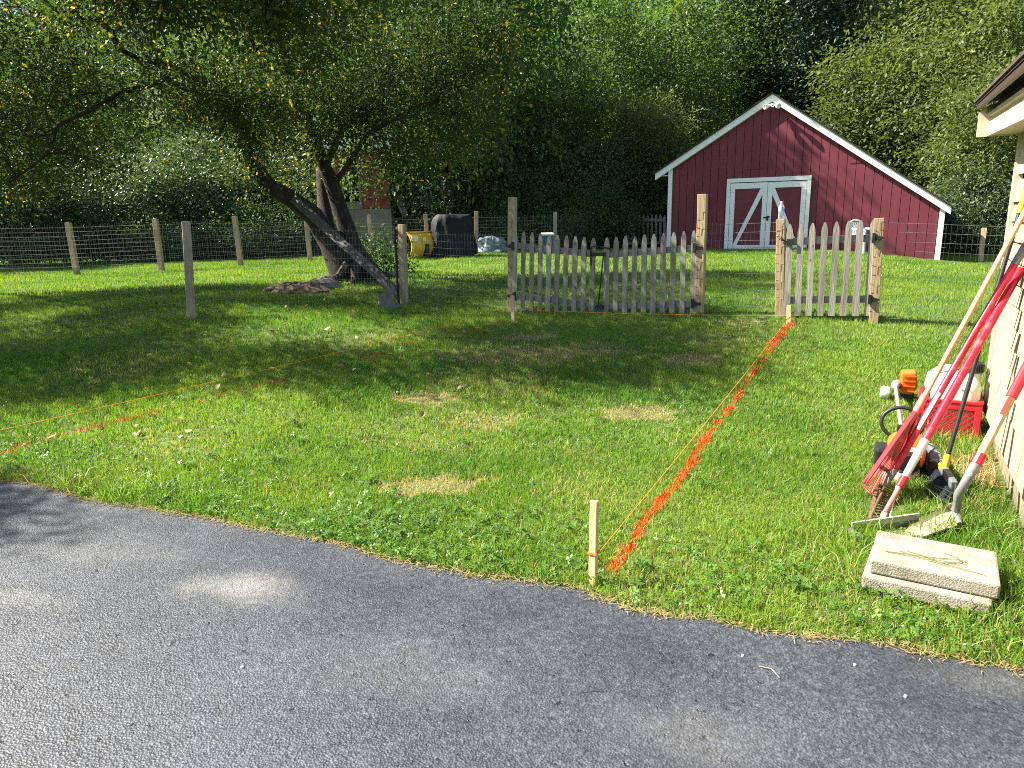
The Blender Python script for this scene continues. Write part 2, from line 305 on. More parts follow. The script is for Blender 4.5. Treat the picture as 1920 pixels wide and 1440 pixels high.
# asphalt: aggregate relief, seal-coat sheen and dusty worn spots where they lie
def asphalt():
    m, nt, b, N, L = newmat('sealed_asphalt')
    tc = N.new('ShaderNodeTexCoord')
    vo = N.new('ShaderNodeTexVoronoi'); vo.inputs['Scale'].default_value = 125; L.new(tc.outputs['Object'], vo.inputs['Vector'])
    no = N.new('ShaderNodeTexNoise'); no.inputs['Scale'].default_value = 38; no.inputs['Detail'].default_value = 8; no.inputs['Roughness'].default_value = .7; L.new(tc.outputs['Object'], no.inputs['Vector'])
    big = N.new('ShaderNodeTexNoise'); big.inputs['Scale'].default_value = 1.6; big.inputs['Detail'].default_value = 5; L.new(tc.outputs['Object'], big.inputs['Vector'])
    r = ramp(N, [(.25, (.0125, .0155, .0212)), (.5, (.034, .040, .051)), (.8, (.078, .087, .104))]); L.new(no.outputs[0], r.inputs[0])
    rb = ramp(N, [(.35, (.75, .76, .8)), (.7, (1.3, 1.28, 1.25))]); L.new(big.outputs[0], rb.inputs[0])
    mu = N.new('ShaderNodeMix'); mu.data_type = 'RGBA'; mu.blend_type = 'MULTIPLY'; mu.inputs['Factor'].default_value = .9
    L.new(r.outputs[0], mu.inputs[6]); L.new(rb.outputs[0], mu.inputs[7])
    sp = N.new('ShaderNodeTexVoronoi'); sp.inputs['Scale'].default_value = 150; L.new(tc.outputs['Object'], sp.inputs['Vector'])
    bw = N.new('ShaderNodeRGBToBW'); L.new(sp.outputs['Color'], bw.inputs[0])
    rs = ramp(N, [(.15, (.45, .45, .47)), (.55, (1.0, 1.0, 1.0)), (.85, (1.75, 1.75, 1.75))]); L.new(bw.outputs[0], rs.inputs[0])
    m2 = N.new('ShaderNodeMix'); m2.data_type = 'RGBA'; m2.blend_type = 'MULTIPLY'; m2.inputs['Factor'].default_value = .85; L.new(mu.outputs[2], m2.inputs[6]); L.new(rs.outputs[0], m2.inputs[7])
    pn = N.new('ShaderNodeTexNoise'); pn.inputs['Scale'].default_value = 30; pn.inputs['Detail'].default_value = 3; L.new(tc.outputs['Object'], pn.inputs['Vector'])
    pr_ = N.new('ShaderNodeMapRange'); pr_.inputs[1].default_value = .34; pr_.inputs[2].default_value = .27; L.new(pn.outputs[0], pr_.inputs[0])
    m3 = N.new('ShaderNodeMix'); m3.data_type = 'RGBA'; L.new(pr_.outputs[0], m3.inputs['Factor']); L.new(m2.outputs[2], m3.inputs[6]); m3.inputs[7].default_value = (.006, .006, .008, 1)
    last = m3.outputs[2]
    spots = [(455, 1108, .26, .15, .62), (440, 1115, .36, .18, .16), (1300, 1385, .36, .18, .22), (180, 1040, .55, .14, .16), (30, 1130, .3, .08, .25), (1900, 1290, .3, .12, .16), (760, 1270, .5, .2, .12)]
    n3 = N.new('ShaderNodeTexNoise'); n3.inputs['Scale'].default_value = 45; n3.inputs['Detail'].default_value = 4; L.new(tc.outputs['Object'], n3.inputs['Vector'])
    warp = N.new('ShaderNodeTexNoise'); warp.inputs['Scale'].default_value = 3.5; warp.inputs['Detail'].default_value = 6; L.new(tc.outputs['Object'], warp.inputs['Vector'])
    for (u, v, rx, ry, k) in spots:
        p = ground(u, v)
        mp = N.new('ShaderNodeMapping'); mp.vector_type = 'TEXTURE'; mp.inputs['Location'].default_value = tuple(p); mp.inputs['Scale'].default_value = (rx, ry, 1); mp.inputs['Rotation'].default_value = (0, 0, -.25)
        L.new(tc.outputs['Object'], mp.inputs[0])
        wv = N.new('ShaderNodeVectorMath'); wv.operation = 'MULTIPLY_ADD'; wv.inputs[1].default_value = (1.5, 1.5, 0); L.new(warp.outputs['Color'], wv.inputs[0]); L.new(mp.outputs[0], wv.inputs[2])
        wo = N.new('ShaderNodeVectorMath'); wo.operation = 'ADD'; wo.inputs[1].default_value = (-.75, -.75, 0); L.new(wv.outputs[0], wo.inputs[0])
        g = N.new('ShaderNodeVectorMath'); g.operation = 'LENGTH'; L.new(wo.outputs[0], g.inputs[0])
        mr = N.new('ShaderNodeMapRange'); mr.inputs[1].default_value = 1.25; mr.inputs[2].default_value = .1; mr.inputs[3].default_value = 0; mr.inputs[4].default_value = k*1.25
        mr.interpolation_type = 'SMOOTHSTEP'; L.new(g.outputs['Value'], mr.inputs[0])
        mm = N.new('ShaderNodeMath'); mm.operation = 'MULTIPLY'; L.new(mr.outputs[0], mm.inputs[0]); L.new(n3.outputs[0], mm.inputs[1])
        x = N.new('ShaderNodeMix'); x.data_type = 'RGBA'; L.new(mm.outputs[0], x.inputs['Factor']); L.new(last, x.inputs[6]); x.inputs[7].default_value = (.27, .26, .235, 1)
        last = x.outputs[2]
    cv = N.new('ShaderNodeTexVoronoi'); cv.feature = 'DISTANCE_TO_EDGE'; cv.inputs['Scale'].default_value = 2.3
    cw = N.new('ShaderNodeVectorMath'); cw.operation = 'MULTIPLY_ADD'; cw.inputs[1].default_value = (.35, .35, 0); L.new(warp.outputs['Color'], cw.inputs[0]); L.new(tc.outputs['Object'], cw.inputs[2]); L.new(cw.outputs[0], cv.inputs['Vector'])
    c1 = N.new('ShaderNodeMapRange'); c1.inputs[1].default_value = .012; c1.inputs[2].default_value = .004; L.new(cv.outputs['Distance'], c1.inputs[0])
    cm = N.new('ShaderNodeTexNoise'); cm.inputs['Scale'].default_value = 2.7; cm.inputs['Detail'].default_value = 3; L.new(tc.outputs['Object'], cm.inputs['Vector'])
    c2 = N.new('ShaderNodeMapRange'); c2.inputs[1].default_value = .60; c2.inputs[2].default_value = .66; L.new(cm.outputs[0], c2.inputs[0])
    c3 = N.new('ShaderNodeMath'); c3.operation = 'MULTIPLY'; L.new(c1.outputs[0], c3.inputs[0]); L.new(c2.outputs[0], c3.inputs[1])
    xc = N.new('ShaderNodeMix'); xc.data_type = 'RGBA'; L.new(c3.outputs[0], xc.inputs['Factor']); L.new(last, xc.inputs[6]); xc.inputs[7].default_value = (.006, .006, .007, 1); last = xc.outputs[2]
    L.new(last, b.inputs['Base Color'])
    rr = N.new('ShaderNodeMapRange'); rr.inputs[3].default_value = .44; rr.inputs[4].default_value = .62; L.new(big.outputs[0], rr.inputs[0]); L.new(rr.outputs[0], b.inputs['Roughness'])
    b.inputs['Specular IOR Level'].default_value = .5
    a0 = N.new('ShaderNodeMath'); a0.operation = 'MULTIPLY_ADD'; a0.inputs[1].default_value = .8; L.new(vo.outputs['Distance'], a0.inputs[0]); L.new(no.outputs[0], a0.inputs[2])
    ad = N.new('ShaderNodeMath'); ad.operation = 'MULTIPLY_ADD'; ad.inputs[1].default_value = -1.2; L.new(pr_.outputs[0], ad.inputs[0]); L.new(a0.outputs[0], ad.inputs[2])
    bu = N.new('ShaderNodeBump'); bu.inputs['Strength'].default_value = .65; bu.inputs['Distance'].default_value = .005
    L.new(ad.outputs[0], bu.inputs['Height']); L.new(bu.outputs[0], b.inputs['Normal'])
    return m
M['asphalt'] = asphalt()

# ------------------------------------------------------------------ ground
def grid_ground():
    xs = np.r_[np.linspace(-150, -16, 20), np.arange(-15, 18, .3), np.linspace(19, 150, 20)]
    ys = np.r_[np.linspace(-60, -1, 12), np.arange(-.5, 30, .3), np.linspace(31, 220, 30)]
    X, Y = np.meshgrid(xs, ys); Z = zg(X, Y); nx, ny = len(xs), len(ys)
    v = np.c_[X.ravel(), Y.ravel(), Z.ravel()]; i = (np.arange(ny-1)[:, None]*nx + np.arange(nx-1)[None]).ravel()
    f = np.r_[np.c_[i, i+1, i+nx+1], np.c_[i, i+nx+1, i+nx]]
    o = bpy.data.objects.new('lawn', rawmesh('lawn', v, f, M['soil'], smooth=True)); COL.objects.link(o); o['kind'] = 'structure'
    o['label'] = 'back garden lawn rising gently to the barn'
grid_ground()
EDGE = [(-420, 880), (-200, 893), (0, 905), (60, 913), (100, 922), (150, 938), (200, 950), (260, 955), (320, 966), (400, 980), (500, 1001), (570, 1012), (640, 1026), (700, 1045), (760, 1061), (830, 1073), (900, 1088),
        (1000, 1098), (1060, 1107), (1110, 1122), (1200, 1152), (1270, 1162), (1340, 1170), (1410, 1185), (1480, 1197), (1560, 1203), (1640, 1213), (1700, 1222), (1760, 1238), (1840, 1252), (1920, 1266), (2150, 1310), (2600, 1390)]
def dense(poly, step):
    out = []
    for a, b in zip(poly, poly[1:]):
        n = max(1, int(np.linalg.norm(np.array(b)-np.array(a))/step))
        out += [np.array(a)+(np.array(b)-np.array(a))*k/n for k in range(n)]
    return out + [np.array(poly[-1])]
edge3 = dense([ground(u, v)[:2] for u, v in EDGE], .05)
edge3 = np.array([e + rng.normal(0, .006, 2) for e in edge3])
def asphalt_y(x): return np.interp(x, edge3[:, 0], edge3[:, 1])
def drive():
    n = len(edge3); mb = MB()
    fr = [V(e[0], e[1], float(zg(e[0], e[1]))+.014) for e in edge3]; bk = [V(e[0]*2.4, -14, .014) for e in edge3]
    lo = [p - V(0, 0, .05) for p in fr]
    mid = [V(a[0]*1.0, min(a[1]-.3, 1.0), .014) for a in fr]
    vs = fr+mid+bk+lo
    fs = [(i, i+1, n+i+1, n+i) for i in range(n-1)] + [(n+i, n+i+1, 2*n+i+1, 2*n+i) for i in range(n-1)] + [(3*n+i, 3*n+i+1, i+1, i) for i in range(n-1)]
    mb.add(vs, fs); o = mb.build('driveway', M['asphalt']); o['kind'] = 'structure'; o['label'] = 'dark sealed asphalt driveway with dusty worn spots'
drive()

# ------------------------------------------------------------------ grass: true blades, coloured by what grows where
BROWN = [(822, 912, .33, .14), (1198, 776, .30, .16), (808, 750, .27, .14), (1000, 664, .95, .42), (1290, 676, .33, .25), (915, 790, .34, .2), (1390, 606, .35, .25), (990, 634, .35, .22), (1850, 900, .2, .35), (1735, 800, .15, .1)]
BROWN3 = [(ground(u, v), rx, ry, (1.0, 1.0, .95, .5, .6, .45, .5, .6, .8, .7)[k]) for k, (u, v, rx, ry) in enumerate(BROWN)]
pl = lambda pts: np.array([ground(u, v)[:2] for u, v in pts])
LINE_R = pl([(1150, 1070), (1185, 1020), (1215, 975), (1245, 935), (1270, 908), (1295, 870), (1330, 815), (1370, 765), (1400, 722), (1425, 685), (1450, 645), (1485, 606)])
LINE_L = pl([(-120, 890), (0, 853), (60, 832), (130, 815), (240, 790), (330, 768), (420, 742), (560, 710), (640, 690), (720, 664), (790, 640), (880, 622), (940, 607)])
LINE_B = pl([(930, 606), (1090, 606), (1160, 607), (1250, 604), (1310, 602), (1395, 607), (1470, 608)])
def dist_line(P, line):
    d = np.full(len(P), 9.)
    for a, b in zip(line, line[1:]):
        ab = b-a; t = np.clip(((P-a)@ab)/(ab@ab), 0, 1); d = np.minimum(d, np.linalg.norm(P-(a+t[:, None]*ab), axis=1))
    return d
def fnoise(P, s, seed):
    r = np.random.default_rng(seed); out = 0
    for k in range(5):
        a = r.uniform(0, 2*math.pi); f = s*(1.0+.75*k)
        out = out + np.sin(P[:, 0]*f*math.cos(a)+P[:, 1]*f*math.sin(a)+r.uniform(0, 6))*np.sin(-P[:, 0]*f*math.sin(a)*.8+P[:, 1]*f*math.cos(a)*.8+r.uniform(0, 6))/(1+.4*k)
    return out/2.2
def brownness(P):
    b = np.zeros(len(P)); n = fnoise(P, 8, 5)*.45 + fnoise(P, 21, 6)*.30
    for c, rx, ry, k in BROWN3:
        d = np.hypot((P[:, 0]-c[0])/rx, (P[:, 1]-c[1])/ry) + n
        b = np.maximum(b, k*np.clip((1.3-d)/.7, 0, 1))
    return np.maximum(b, .17*np.clip((fnoise(P, 1.6, 41)-.18)/.5, 0, 1)*(P[:, 1] < 8.5))
BARN_BOX = None
def in_barn(P):
    q = P - BARN_P[:2]; s = q@E1[:2]; t = q@E2[:2]; return (s > -3.2) & (s < 4.65) & (t > -.03) & (t < 8)
def in_house(P):
    q = P - WALL_P[:2]; s = q@E1[:2]; t = q@E2[:2]; return (s > -.01) & (t < .02)
SLAB_P = None
def blades(P, h, w, lean, col, seg2=True):
    n = len(P); a = rng.uniform(0, 2*math.pi, n); la = rng.uniform(0, 2*math.pi, n)
    X = np.c_[np.cos(a), np.sin(a), np.zeros(n)]; Ld = np.c_[np.cos(la), np.sin(la), np.zeros(n)]
    z = zg(P[:, 0], P[:, 1]); B = np.c_[P, z-.004]
    w = w[:, None]; hh = h[:, None]; ln = lean[:, None]
    up = np.array([[0, 0, 1.]])
    if seg2:
        m = B + up*hh*.55 + Ld*hh*ln*.28; t = B + up*hh*(1-.25*ln) + Ld*hh*ln*.95
        v = np.stack([B-X*w*.5, B+X*w*.5, m-X*w*.42, m+X*w*.42, t], 1).reshape(-1, 3)
        k = np.arange(n)[:, None]*5; f = np.concatenate([k+[0, 1, 3], k+[0, 3, 2], k+[2, 3, 4]], 0)
        return v, f, np.repeat(col, 5, 0)
    t = B + up*hh + Ld*hh*ln*.7
    v = np.stack([B-X*w*.5, B+X*w*.5, t], 1).reshape(-1, 3); k = np.arange(n)[:, None]*3
    return v, k+[0, 1, 2], np.repeat(col, 3, 0)
def merge(L):
    vs, fs, cs, k = [], [], [], 0
    for v, f, c in L: vs.append(v); fs.append(f+k); cs.append(c); k += len(v)
    return np.concatenate(vs), np.concatenate(fs), np.concatenate(cs)
def scatter(x0, x1, y0, y1, dens):
    n = int((x1-x0)*(y1-y0)*dens); P = np.c_[rng.uniform(x0, x1, n), rng.uniform(y0, y1, n)]
    vis = (np.abs(P[:, 0]) < .80*P[:, 1]+2.3)
    P = P[vis]; P = P[P[:, 1] > asphalt_y(P[:, 0])+.02]
    return P[~in_barn(P) & ~in_house(P)]
def lawn_colour(P):
    n = len(P); k = fnoise(P, 1.1, 1)[:, None]; k2 = fnoise(P, 4.5, 2)[:, None]
    t = np.clip(.5+.5*k+.3*k2+rng.normal(0, .22, (n, 1)), 0, 1)
    c = np.array([[.070, .19, .018]])*(1-t) + np.array([[.225, .33, .042]])*t
    y = (rng.uniform(0, 1, n) < .07)[:, None]; c = np.where(y, np.array([[.30, .26, .10]]), c)
    b = brownness(P); dry = rng.uniform(0, 1, n) < b*1.25
    c = np.where(dry[:, None], np.array([[.52, .38, .21]])*rng.uniform(.7, 1.15, (n, 1)), c)
    return c, b
def make_grass():
    L = []; painted = {'r': [], 'l': [], 'b': []}
    bands = [(2.2, 4.6, 11000, .0042, (.030, .062), True), (4.6, 7.5, 6200, .0058, (.030, .060), True), (7.5, 12.5, 2600, .0095, (.030, .060), False), (12.5, 26, 750, .018, (.035, .07), False)]
    for y0, y1, dens, w, (h0, h1), s2 in bands:
        xm = .8*y1+2.3; P = scatter(-xm, xm, y0, y1, dens); n = len(P)
        c, b = lawn_colour(P)
        keep = rng.uniform(0, 1, n) > b*.10; P, c, b = P[keep], c[keep], b[keep]; n = len(P)
        h = rng.uniform(h0, h1, n)*(1+.35*fnoise(P, 3, 9))*(1-.55*b); lean = np.abs(rng.normal(.45, .3, n))
        # taller by the wall and by fence feet
        q = P-WALL_P[:2]; dw = -(q@E1[:2]); near = np.clip(1-dw/.55, 0, 1)*(q@E2[:2] < .3); h = h*(1+near*rng.uniform(0, 2.4, n))
        for (fu, fv, fr_) in ((1745, 985, .11), (1705, 1003, .08), (1650, 950, .12), (1655, 990, .11), (1770, 890, .12), (1690, 880, .15), (1600, 1005, .05)):
            g_ = ground(fu, fv); h = np.where(np.hypot(P[:, 0]-g_[0], P[:, 1]-g_[1]) < fr_, h*.45, h)
        dr = dist_line(P, LINE_R); dl = dist_line(P, LINE_L); db = dist_line(P, LINE_B)
        nr = fnoise(P, 5, 21); nl = fnoise(P, 6, 22); nb = fnoise(P, 4, 23)
        nr2 = fnoise(P, 14, 24); pr = (dr < .024+.024*nr+.026*nr2) & (rng.uniform(0, 1, n) < np.clip(.80+.35*nr2, .15, .92))
        plm = (dl < .045+.03*nl) & (rng.uniform(0, 1, n) < np.where(P[:, 0] < -2.9, .30+.40*(nl > .0), .07+.38*(nl > .15)))
        pb = (db < .07) & (nb > .35) & (rng.uniform(0, 1, n) < .5)
        ww = np.full(n, w)*rng.uniform(.7, 1.2, n)
        oc = np.array([[.80, .125, .012]])
        for key, mask in (('r', pr), ('l', plm & ~pr), ('b', pb & ~pr & ~plm)):
            if mask.sum():
                k = mask.sum(); painted[key].append(blades(P[mask], h[mask]*.9, ww[mask]*.95, lean[mask], oc*rng.uniform(.55, 1.05, (k, 1)), s2))
        g = ~(pr | plm | pb)
        Q = np.concatenate([LINE_R[i]*(1-t)+LINE_R[i+1]*t for i in range(len(LINE_R)-1) for t in rng.uniform(0, 1, (int(1500*np.linalg.norm(LINE_R[i+1]-LINE_R[i])), 1))[:, :, None].transpose(0, 2, 1)] if False else [LINE_R[i][None]*(1-t)+LINE_R[i+1][None]*t for i in range(len(LINE_R)-1) for t in [rng.uniform(0, 1, (max(2, int(3600*np.linalg.norm(LINE_R[i+1]-LINE_R[i]))), 1))]])
        Q = Q + rng.normal(0, .028, Q.shape); Q = Q[(Q[:, 1] >= y0) & (Q[:, 1] < y1)]; k = len(Q)
        if k:
            Q = Q[dist_line(Q, LINE_R) < .018+.026*fnoise(Q, 5, 21)+.030*fnoise(Q, 14, 24)]; k = len(Q)
            painted['r'].append(blades(Q, rng.uniform(.008, .034, k), np.full(k, w*.85), np.abs(rng.normal(.9, .4, k)), oc*rng.uniform(.6, 1.05, (k, 1)), s2))
        L.append(blades(P[g], h[g], ww[g], lean[g], c[g], s2))
    v, f, c = merge(L)
    o = bpy.data.objects.new('grass', rawmesh('grass', v, f, M['blade'], col=c)); COL.objects.link(o)
    tag(o, 'mown green grass of the lawn with dry patches', 'grass', kind='stuff')
    for key, lab in (('r', 'bold orange spray-painted line on the grass running to the stake by the single gate'), ('l', 'faint broken orange spray-painted line across the shaded left lawn'), ('b', 'few orange paint specks on the grass along the front of the picket gates')):
        v, f, c = merge(painted[key]); o = bpy.data.objects.new('paint_line', rawmesh('paint_line', v, f, M['paint_blade'], col=c)); COL.objects.link(o)
        tag(o, lab, 'paint line', kind='stuff' if key != 'r' else None)
make_grass()
def clover():
    # trefoil leaves crowding the driveway edge and patches of the near lawn
    P = scatter(-4.5, 4.2, 2.2, 6.2, 2400); n = len(P)
    de = P[:, 1]-asphalt_y(P[:, 0]); k = fnoise(P, 2.2, 31)
    pr = np.clip(1.1-de*1.0, 0.05, 1)*np.clip(.55+.6*k, 0, 1)*np.where(P[:, 0] > -2.2, 1, .35)
    P = P[(rng.uniform(0, 1, n) < pr) & (brownness(P) < .3) & (dist_line(P, LINE_R) > .07)]; n = len(P)
    z = zg(P[:, 0], P[:, 1]) + rng.uniform(.022, .062, n); a = rng.uniform(0, 2*math.pi, n); r = rng.uniform(.0075, .0135, n)
    tl = rng.normal(0, .35, (n, 2)); vs, fs, cs = [], [], []
    t = rng.uniform(0, 1, (n, 1)); c = np.array([[.055, .15, .02]])*(1-t)+np.array([[.13, .25, .035]])*t
    for j in range(3):
        b = a+j*2*math.pi/3
        def pt(ang, rr):
            dx, dy = np.cos(ang)*rr, np.sin(ang)*rr; return np.c_[P[:, 0]+dx, P[:, 1]+dy, z+dx*tl[:, 0]+dy*tl[:, 1]]
        v = np.stack([np.c_[P, z], pt(b-.5, r*.9), pt(b-.28, r*1.35), pt(b+.28, r*1.35), pt(b+.5, r*.9)], 1).reshape(-1, 3)
        kk = np.arange(n)[:, None]*5; vs.append(v); fs.append(np.concatenate([kk+[0, 1, 2], kk+[0, 2, 3], kk+[0, 3, 4]], 0)+5*n*j); cs.append(np.repeat(c, 5, 0))
    o = bpy.data.objects.new('clover', rawmesh('clover', np.concatenate(vs), np.concatenate(fs), M['blade'], col=np.concatenate(cs))); COL.objects.link(o)
    tag(o, 'low clover crowding the lawn beside the driveway', 'clover', kind='stuff')
    # white clover heads
    Q = P[rng.choice(n, 75, False)]; v, f = [], []
    for (x, y) in Q:
        zz = float(zg(x, y))+rng.uniform(.04, .06); k = len(v); r = .0055
        v += [(x, y, zz+r), (x+r, y, zz), (x, y+r, zz), (x-r, y, zz), (x, y-r, zz), (x, y, zz-r)]
        f += [(k, k+1, k+2), (k, k+2, k+3), (k, k+3, k+4), (k, k+4, k+1), (k+5, k+2, k+1), (k+5, k+3, k+2), (k+5, k+4, k+3), (k+5, k+1, k+4)]
    o = bpy.data.objects.new('clover_flowers', rawmesh('clover_flowers', np.array(v), np.array(f), M['label_white'])); COL.objects.link(o)
    tag(o, 'tiny white clover heads dotted over the near lawn', 'flowers', kind='stuff')
    # broad leaved weeds in rosettes, long grass tufts at the edge
    L = []; m = 0
    spots = [ground(u, v)[:2] for u, v in ((560, 830), (520, 870), (600, 880), (640, 900), (690, 905), (560, 800), (400, 960), (430, 940), (900, 985), (870, 965), (960, 975), (1000, 760), (830, 700), (1750, 1110), (1500, 1110), (1840, 1020), (1390, 1140), (300, 945), (745, 925), (880, 1000), (940, 1005), (820, 985), (700, 1000), (350, 880), (270, 890), (160, 930))]
    spots += list(P[rng.choice(n, 60, False)])
    for s in spots:
        for j in range(rng.integers(6, 11)):
            an = rng.uniform(0, 6.28); ln = rng.uniform(.022, .055); w = ln*.28; d = V(math.cos(an), math.sin(an), 0); q = V(-d[1], d[0], 0)
            b = V(s[0]+d[0]*.01, s[1]+d[1]*.01, float(zg(*s))+.02); mid = b+d*ln*.55+EZ*(ln*.55+.01); tip = b+d*ln+EZ*(ln*.35)
            t = rng.uniform(0, 1); c = V(.05, .13, .02)*(1-t)+V(.12, .21, .035)*t
            L.append((np.array([b, mid+q*w, mid-q*w, tip, mid-EZ*.006]), np.array([[0, 4, 1], [0, 2, 4], [1, 4, 3], [4, 2, 3]]), np.repeat(c[None], 5, 0)))
    v, f, c = merge(L); o = bpy.data.objects.new('weeds', rawmesh('weeds', v, f, M['blade'], col=c)); COL.objects.link(o)
    tag(o, 'broad leaved weeds scattered through the near lawn', 'weeds', kind='stuff')
    # straw and dry roots lying along the asphalt edge
    e = edge3[(edge3[:, 0] > -4.5) & (edge3[:, 0] < 3)]; m = 3200; i = rng.integers(0, len(e), m)
    Q = e[i] + np.c_[rng.normal(0, .02, m), rng.normal(.004, .022, m)]; an = rng.uniform(0, 6.28, m); ln = rng.uniform(.015, .05, m)
    z = zg(Q[:, 0], Q[:, 1])+.017+rng.uniform(0, .008, m); d = np.c_[np.cos(an), np.sin(an), rng.uniform(-.05, .25, m)]; q = np.c_[-np.sin(an), np.cos(an), 0*an]*.0022
    b = np.c_[Q, z]; v = np.stack([b-q, b+q, b+d*ln[:, None]], 1).reshape(-1, 3); k = np.arange(m)[:, None]*3
    c = np.repeat(np.array([[.46, .34, .17]])*rng.uniform(.5, 1.1, (m, 1)), 3, 0)
    o = bpy.data.objects.new('straw', rawmesh('straw', v, k+[0, 1, 2], M['blade'], col=c)); COL.objects.link(o)
    tag(o, 'dry straw fringe lying along the driveway edge', 'straw', kind='stuff')
    # long arching tufts by the wall and the driveway edge
    pts = [ground(u, v)[:2] for u, v in ((1900, 1060), (1880, 1010), (1910, 1120), (1890, 1160), (1860, 1030), (1905, 1000), (1840, 930), (1850, 905), (1820, 960), (1800, 900), (1885, 1090), (1915, 1180), (330, 930), (260, 930), (210, 935), (130, 920), (120, 905), (380, 950), (1835, 880), (1800, 1000), (1770, 1010), (1600, 1010), (1660, 1040), (1595, 1085))]
    Q = np.concatenate([np.array(p)+rng.normal(0, .07, (70, 2)) for p in pts]); Q = Q[(Q[:, 1] > asphalt_y(Q[:, 0])) & ~in_house(Q)]; m = len(Q)
    v, f, c = blades(Q, rng.uniform(.08, .20, m), np.full(m, .0045), np.abs(rng.normal(.8, .35, m)), lawn_colour(Q)[0], True)
    o = bpy.data.objects.new('tall_grass', rawmesh('tall_grass', v, f, M['blade'], col=c)); COL.objects.link(o)
    tag(o, 'longer uncut grass by the house wall and driveway edge', 'grass', kind='stuff')
clover()

# ------------------------------------------------------------------ trees
def grow(trunks, att, seed, step=.35, tipr=.006, power=2.3, wob=.06):
    """trunk polylines [(points, radii)], attraction points -> skeleton nodes, parents, radii"""
    r = np.random.default_rng(seed); pos = []; par = []; minr = []
    for pts, rad, root in trunks:
        prev = root; pts = [np.asarray(p, float) for p in pts]
        for i in range(len(pts)):
            if i == 0:
                pos.append(pts[0]); par.append(prev); minr.append(rad[0]); prev = len(pos)-1; continue
            n = max(1, int(np.linalg.norm(pts[i]-pts[i-1])/step))
            for k in range(1, n+1):
                t = k/n; pos.append(pts[i-1]*(1-t)+pts[i]*t + (r.normal(0, .02, 3) if t < 1 else 0)); par.append(prev); minr.append(rad[i-1]*(1-t)+rad[i]*t); prev = len(pos)-1
    nt = len(pos); buf = np.zeros((40000, 3)); buf[:nt] = pos; n = nt
    low = buf[:nt][:, 2].min()
    d0 = np.array([np.min(np.linalg.norm(buf[:nt]-a, axis=1)) for a in att]); tips = np.zeros(len(att), int)
    ok = np.ones(40000); ok[:nt] = 1.0
    for i in np.argsort(d0):
        a = att[i]; d = np.linalg.norm(buf[:n]-a, axis=1) + np.where(buf[:n, 2] > a[2]+.3, .5, 0) + np.where(buf[:n, 2] < low+.9, 2.0, 0)
        j = int(np.argmin(d)); b = buf[j]; L = np.linalg.norm(a-b); m = max(2, int(L/step)); sag = r.normal(0, wob*L, 3); prev = j
        for k in range(1, m+1):
            t = k/m; p = b*(1-t)+a*t + sag*math.sin(math.pi*t) + EZ*.10*L*math.sin(math.pi*t)
            buf[n] = p; par.append(prev); minr.append(0); prev = n; n += 1
        tips[i] = prev
    par = np.array(par); cnt = np.zeros(n); haschild = np.zeros(n, bool); haschild[par[par >= 0]] = True
    cnt[~haschild] = 1
    for i in range(n-1, -1, -1):
        if par[i] >= 0 and par[i] < i: cnt[par[i]] += cnt[i]
    rad = np.maximum(tipr*cnt**(1/power), np.array(minr)); return buf[:n].copy(), par, rad, cnt, tips
def wood_mesh(pos, par, rad, cnt):
    n = len(pos); best = np.full(n, -1)
    for i in range(n):
        p = par[i]
        if p >= 0 and (best[p] < 0 or rad[i] > rad[best[p]]): best[p] = i
    mb = MB()
    for i in range(n):
        if par[i] < 0 or best[par[i]] != i:
            ch = [i]
            while best[ch[-1]] >= 0: ch.append(best[ch[-1]])
            ids = ([par[i]] if par[i] >= 0 else []) + ch
            if len(ids) < 2: continue
            rr = [rad[k] for k in ids]
            if par[i] >= 0: rr[0] = min(rr[0], rr[1]*1.2)
            mx = max(rr); mb.tube([pos[k] for k in ids], rr, 12 if mx > .1 else 7 if mx > .04 else 4 if mx > .012 else 3, cap=False)
    return mb
def leaves(cent, per, sig, size, seed, flat=.7, droop=.25, tint_bias=None):
    r = np.random.default_rng(seed); n = len(cent)*per; idx = np.repeat(np.arange(len(cent)), per)
    sg = sig*r.uniform(.6, 1.3, (len(cent), 1)); P = cent[idx] + r.normal(0, 1, (n, 3))*sg[idx]*np.array([1, 1, flat])
    out = P-cent[idx]; d = out + r.normal(0, .6*sig, (n, 3)); d[:, 2] -= droop*sig; d /= np.linalg.norm(d, axis=1)[:, None]+1e-9
    up = r.normal(0, .55, (n, 3)); up[:, 2] += 1; q = np.cross(d, up); q /= np.linalg.norm(q, axis=1)[:, None]+1e-9; nn = np.cross(q, d)
    s = (size*r.uniform(.6, 1.25, n))[:, None]
    v = np.stack([P, P+d*s*.5+q*s*.27+nn*s*.08, P+d*s, P+d*s*.5-q*s*.27+nn*s*.08], 1).reshape(-1, 3)
    k = np.arange(n)[:, None]*4; f = np.concatenate([k+[0, 1, 2], k+[0, 2, 3]], 0)
    ct = r.uniform(0, 1, len(cent))
    t = np.clip(.45*ct[idx] + .42*r.uniform(0, 1, n), 0, .86) if tint_bias is None else tint_bias(r, idx, n, ct)
    return v, f, np.repeat(t, 4)

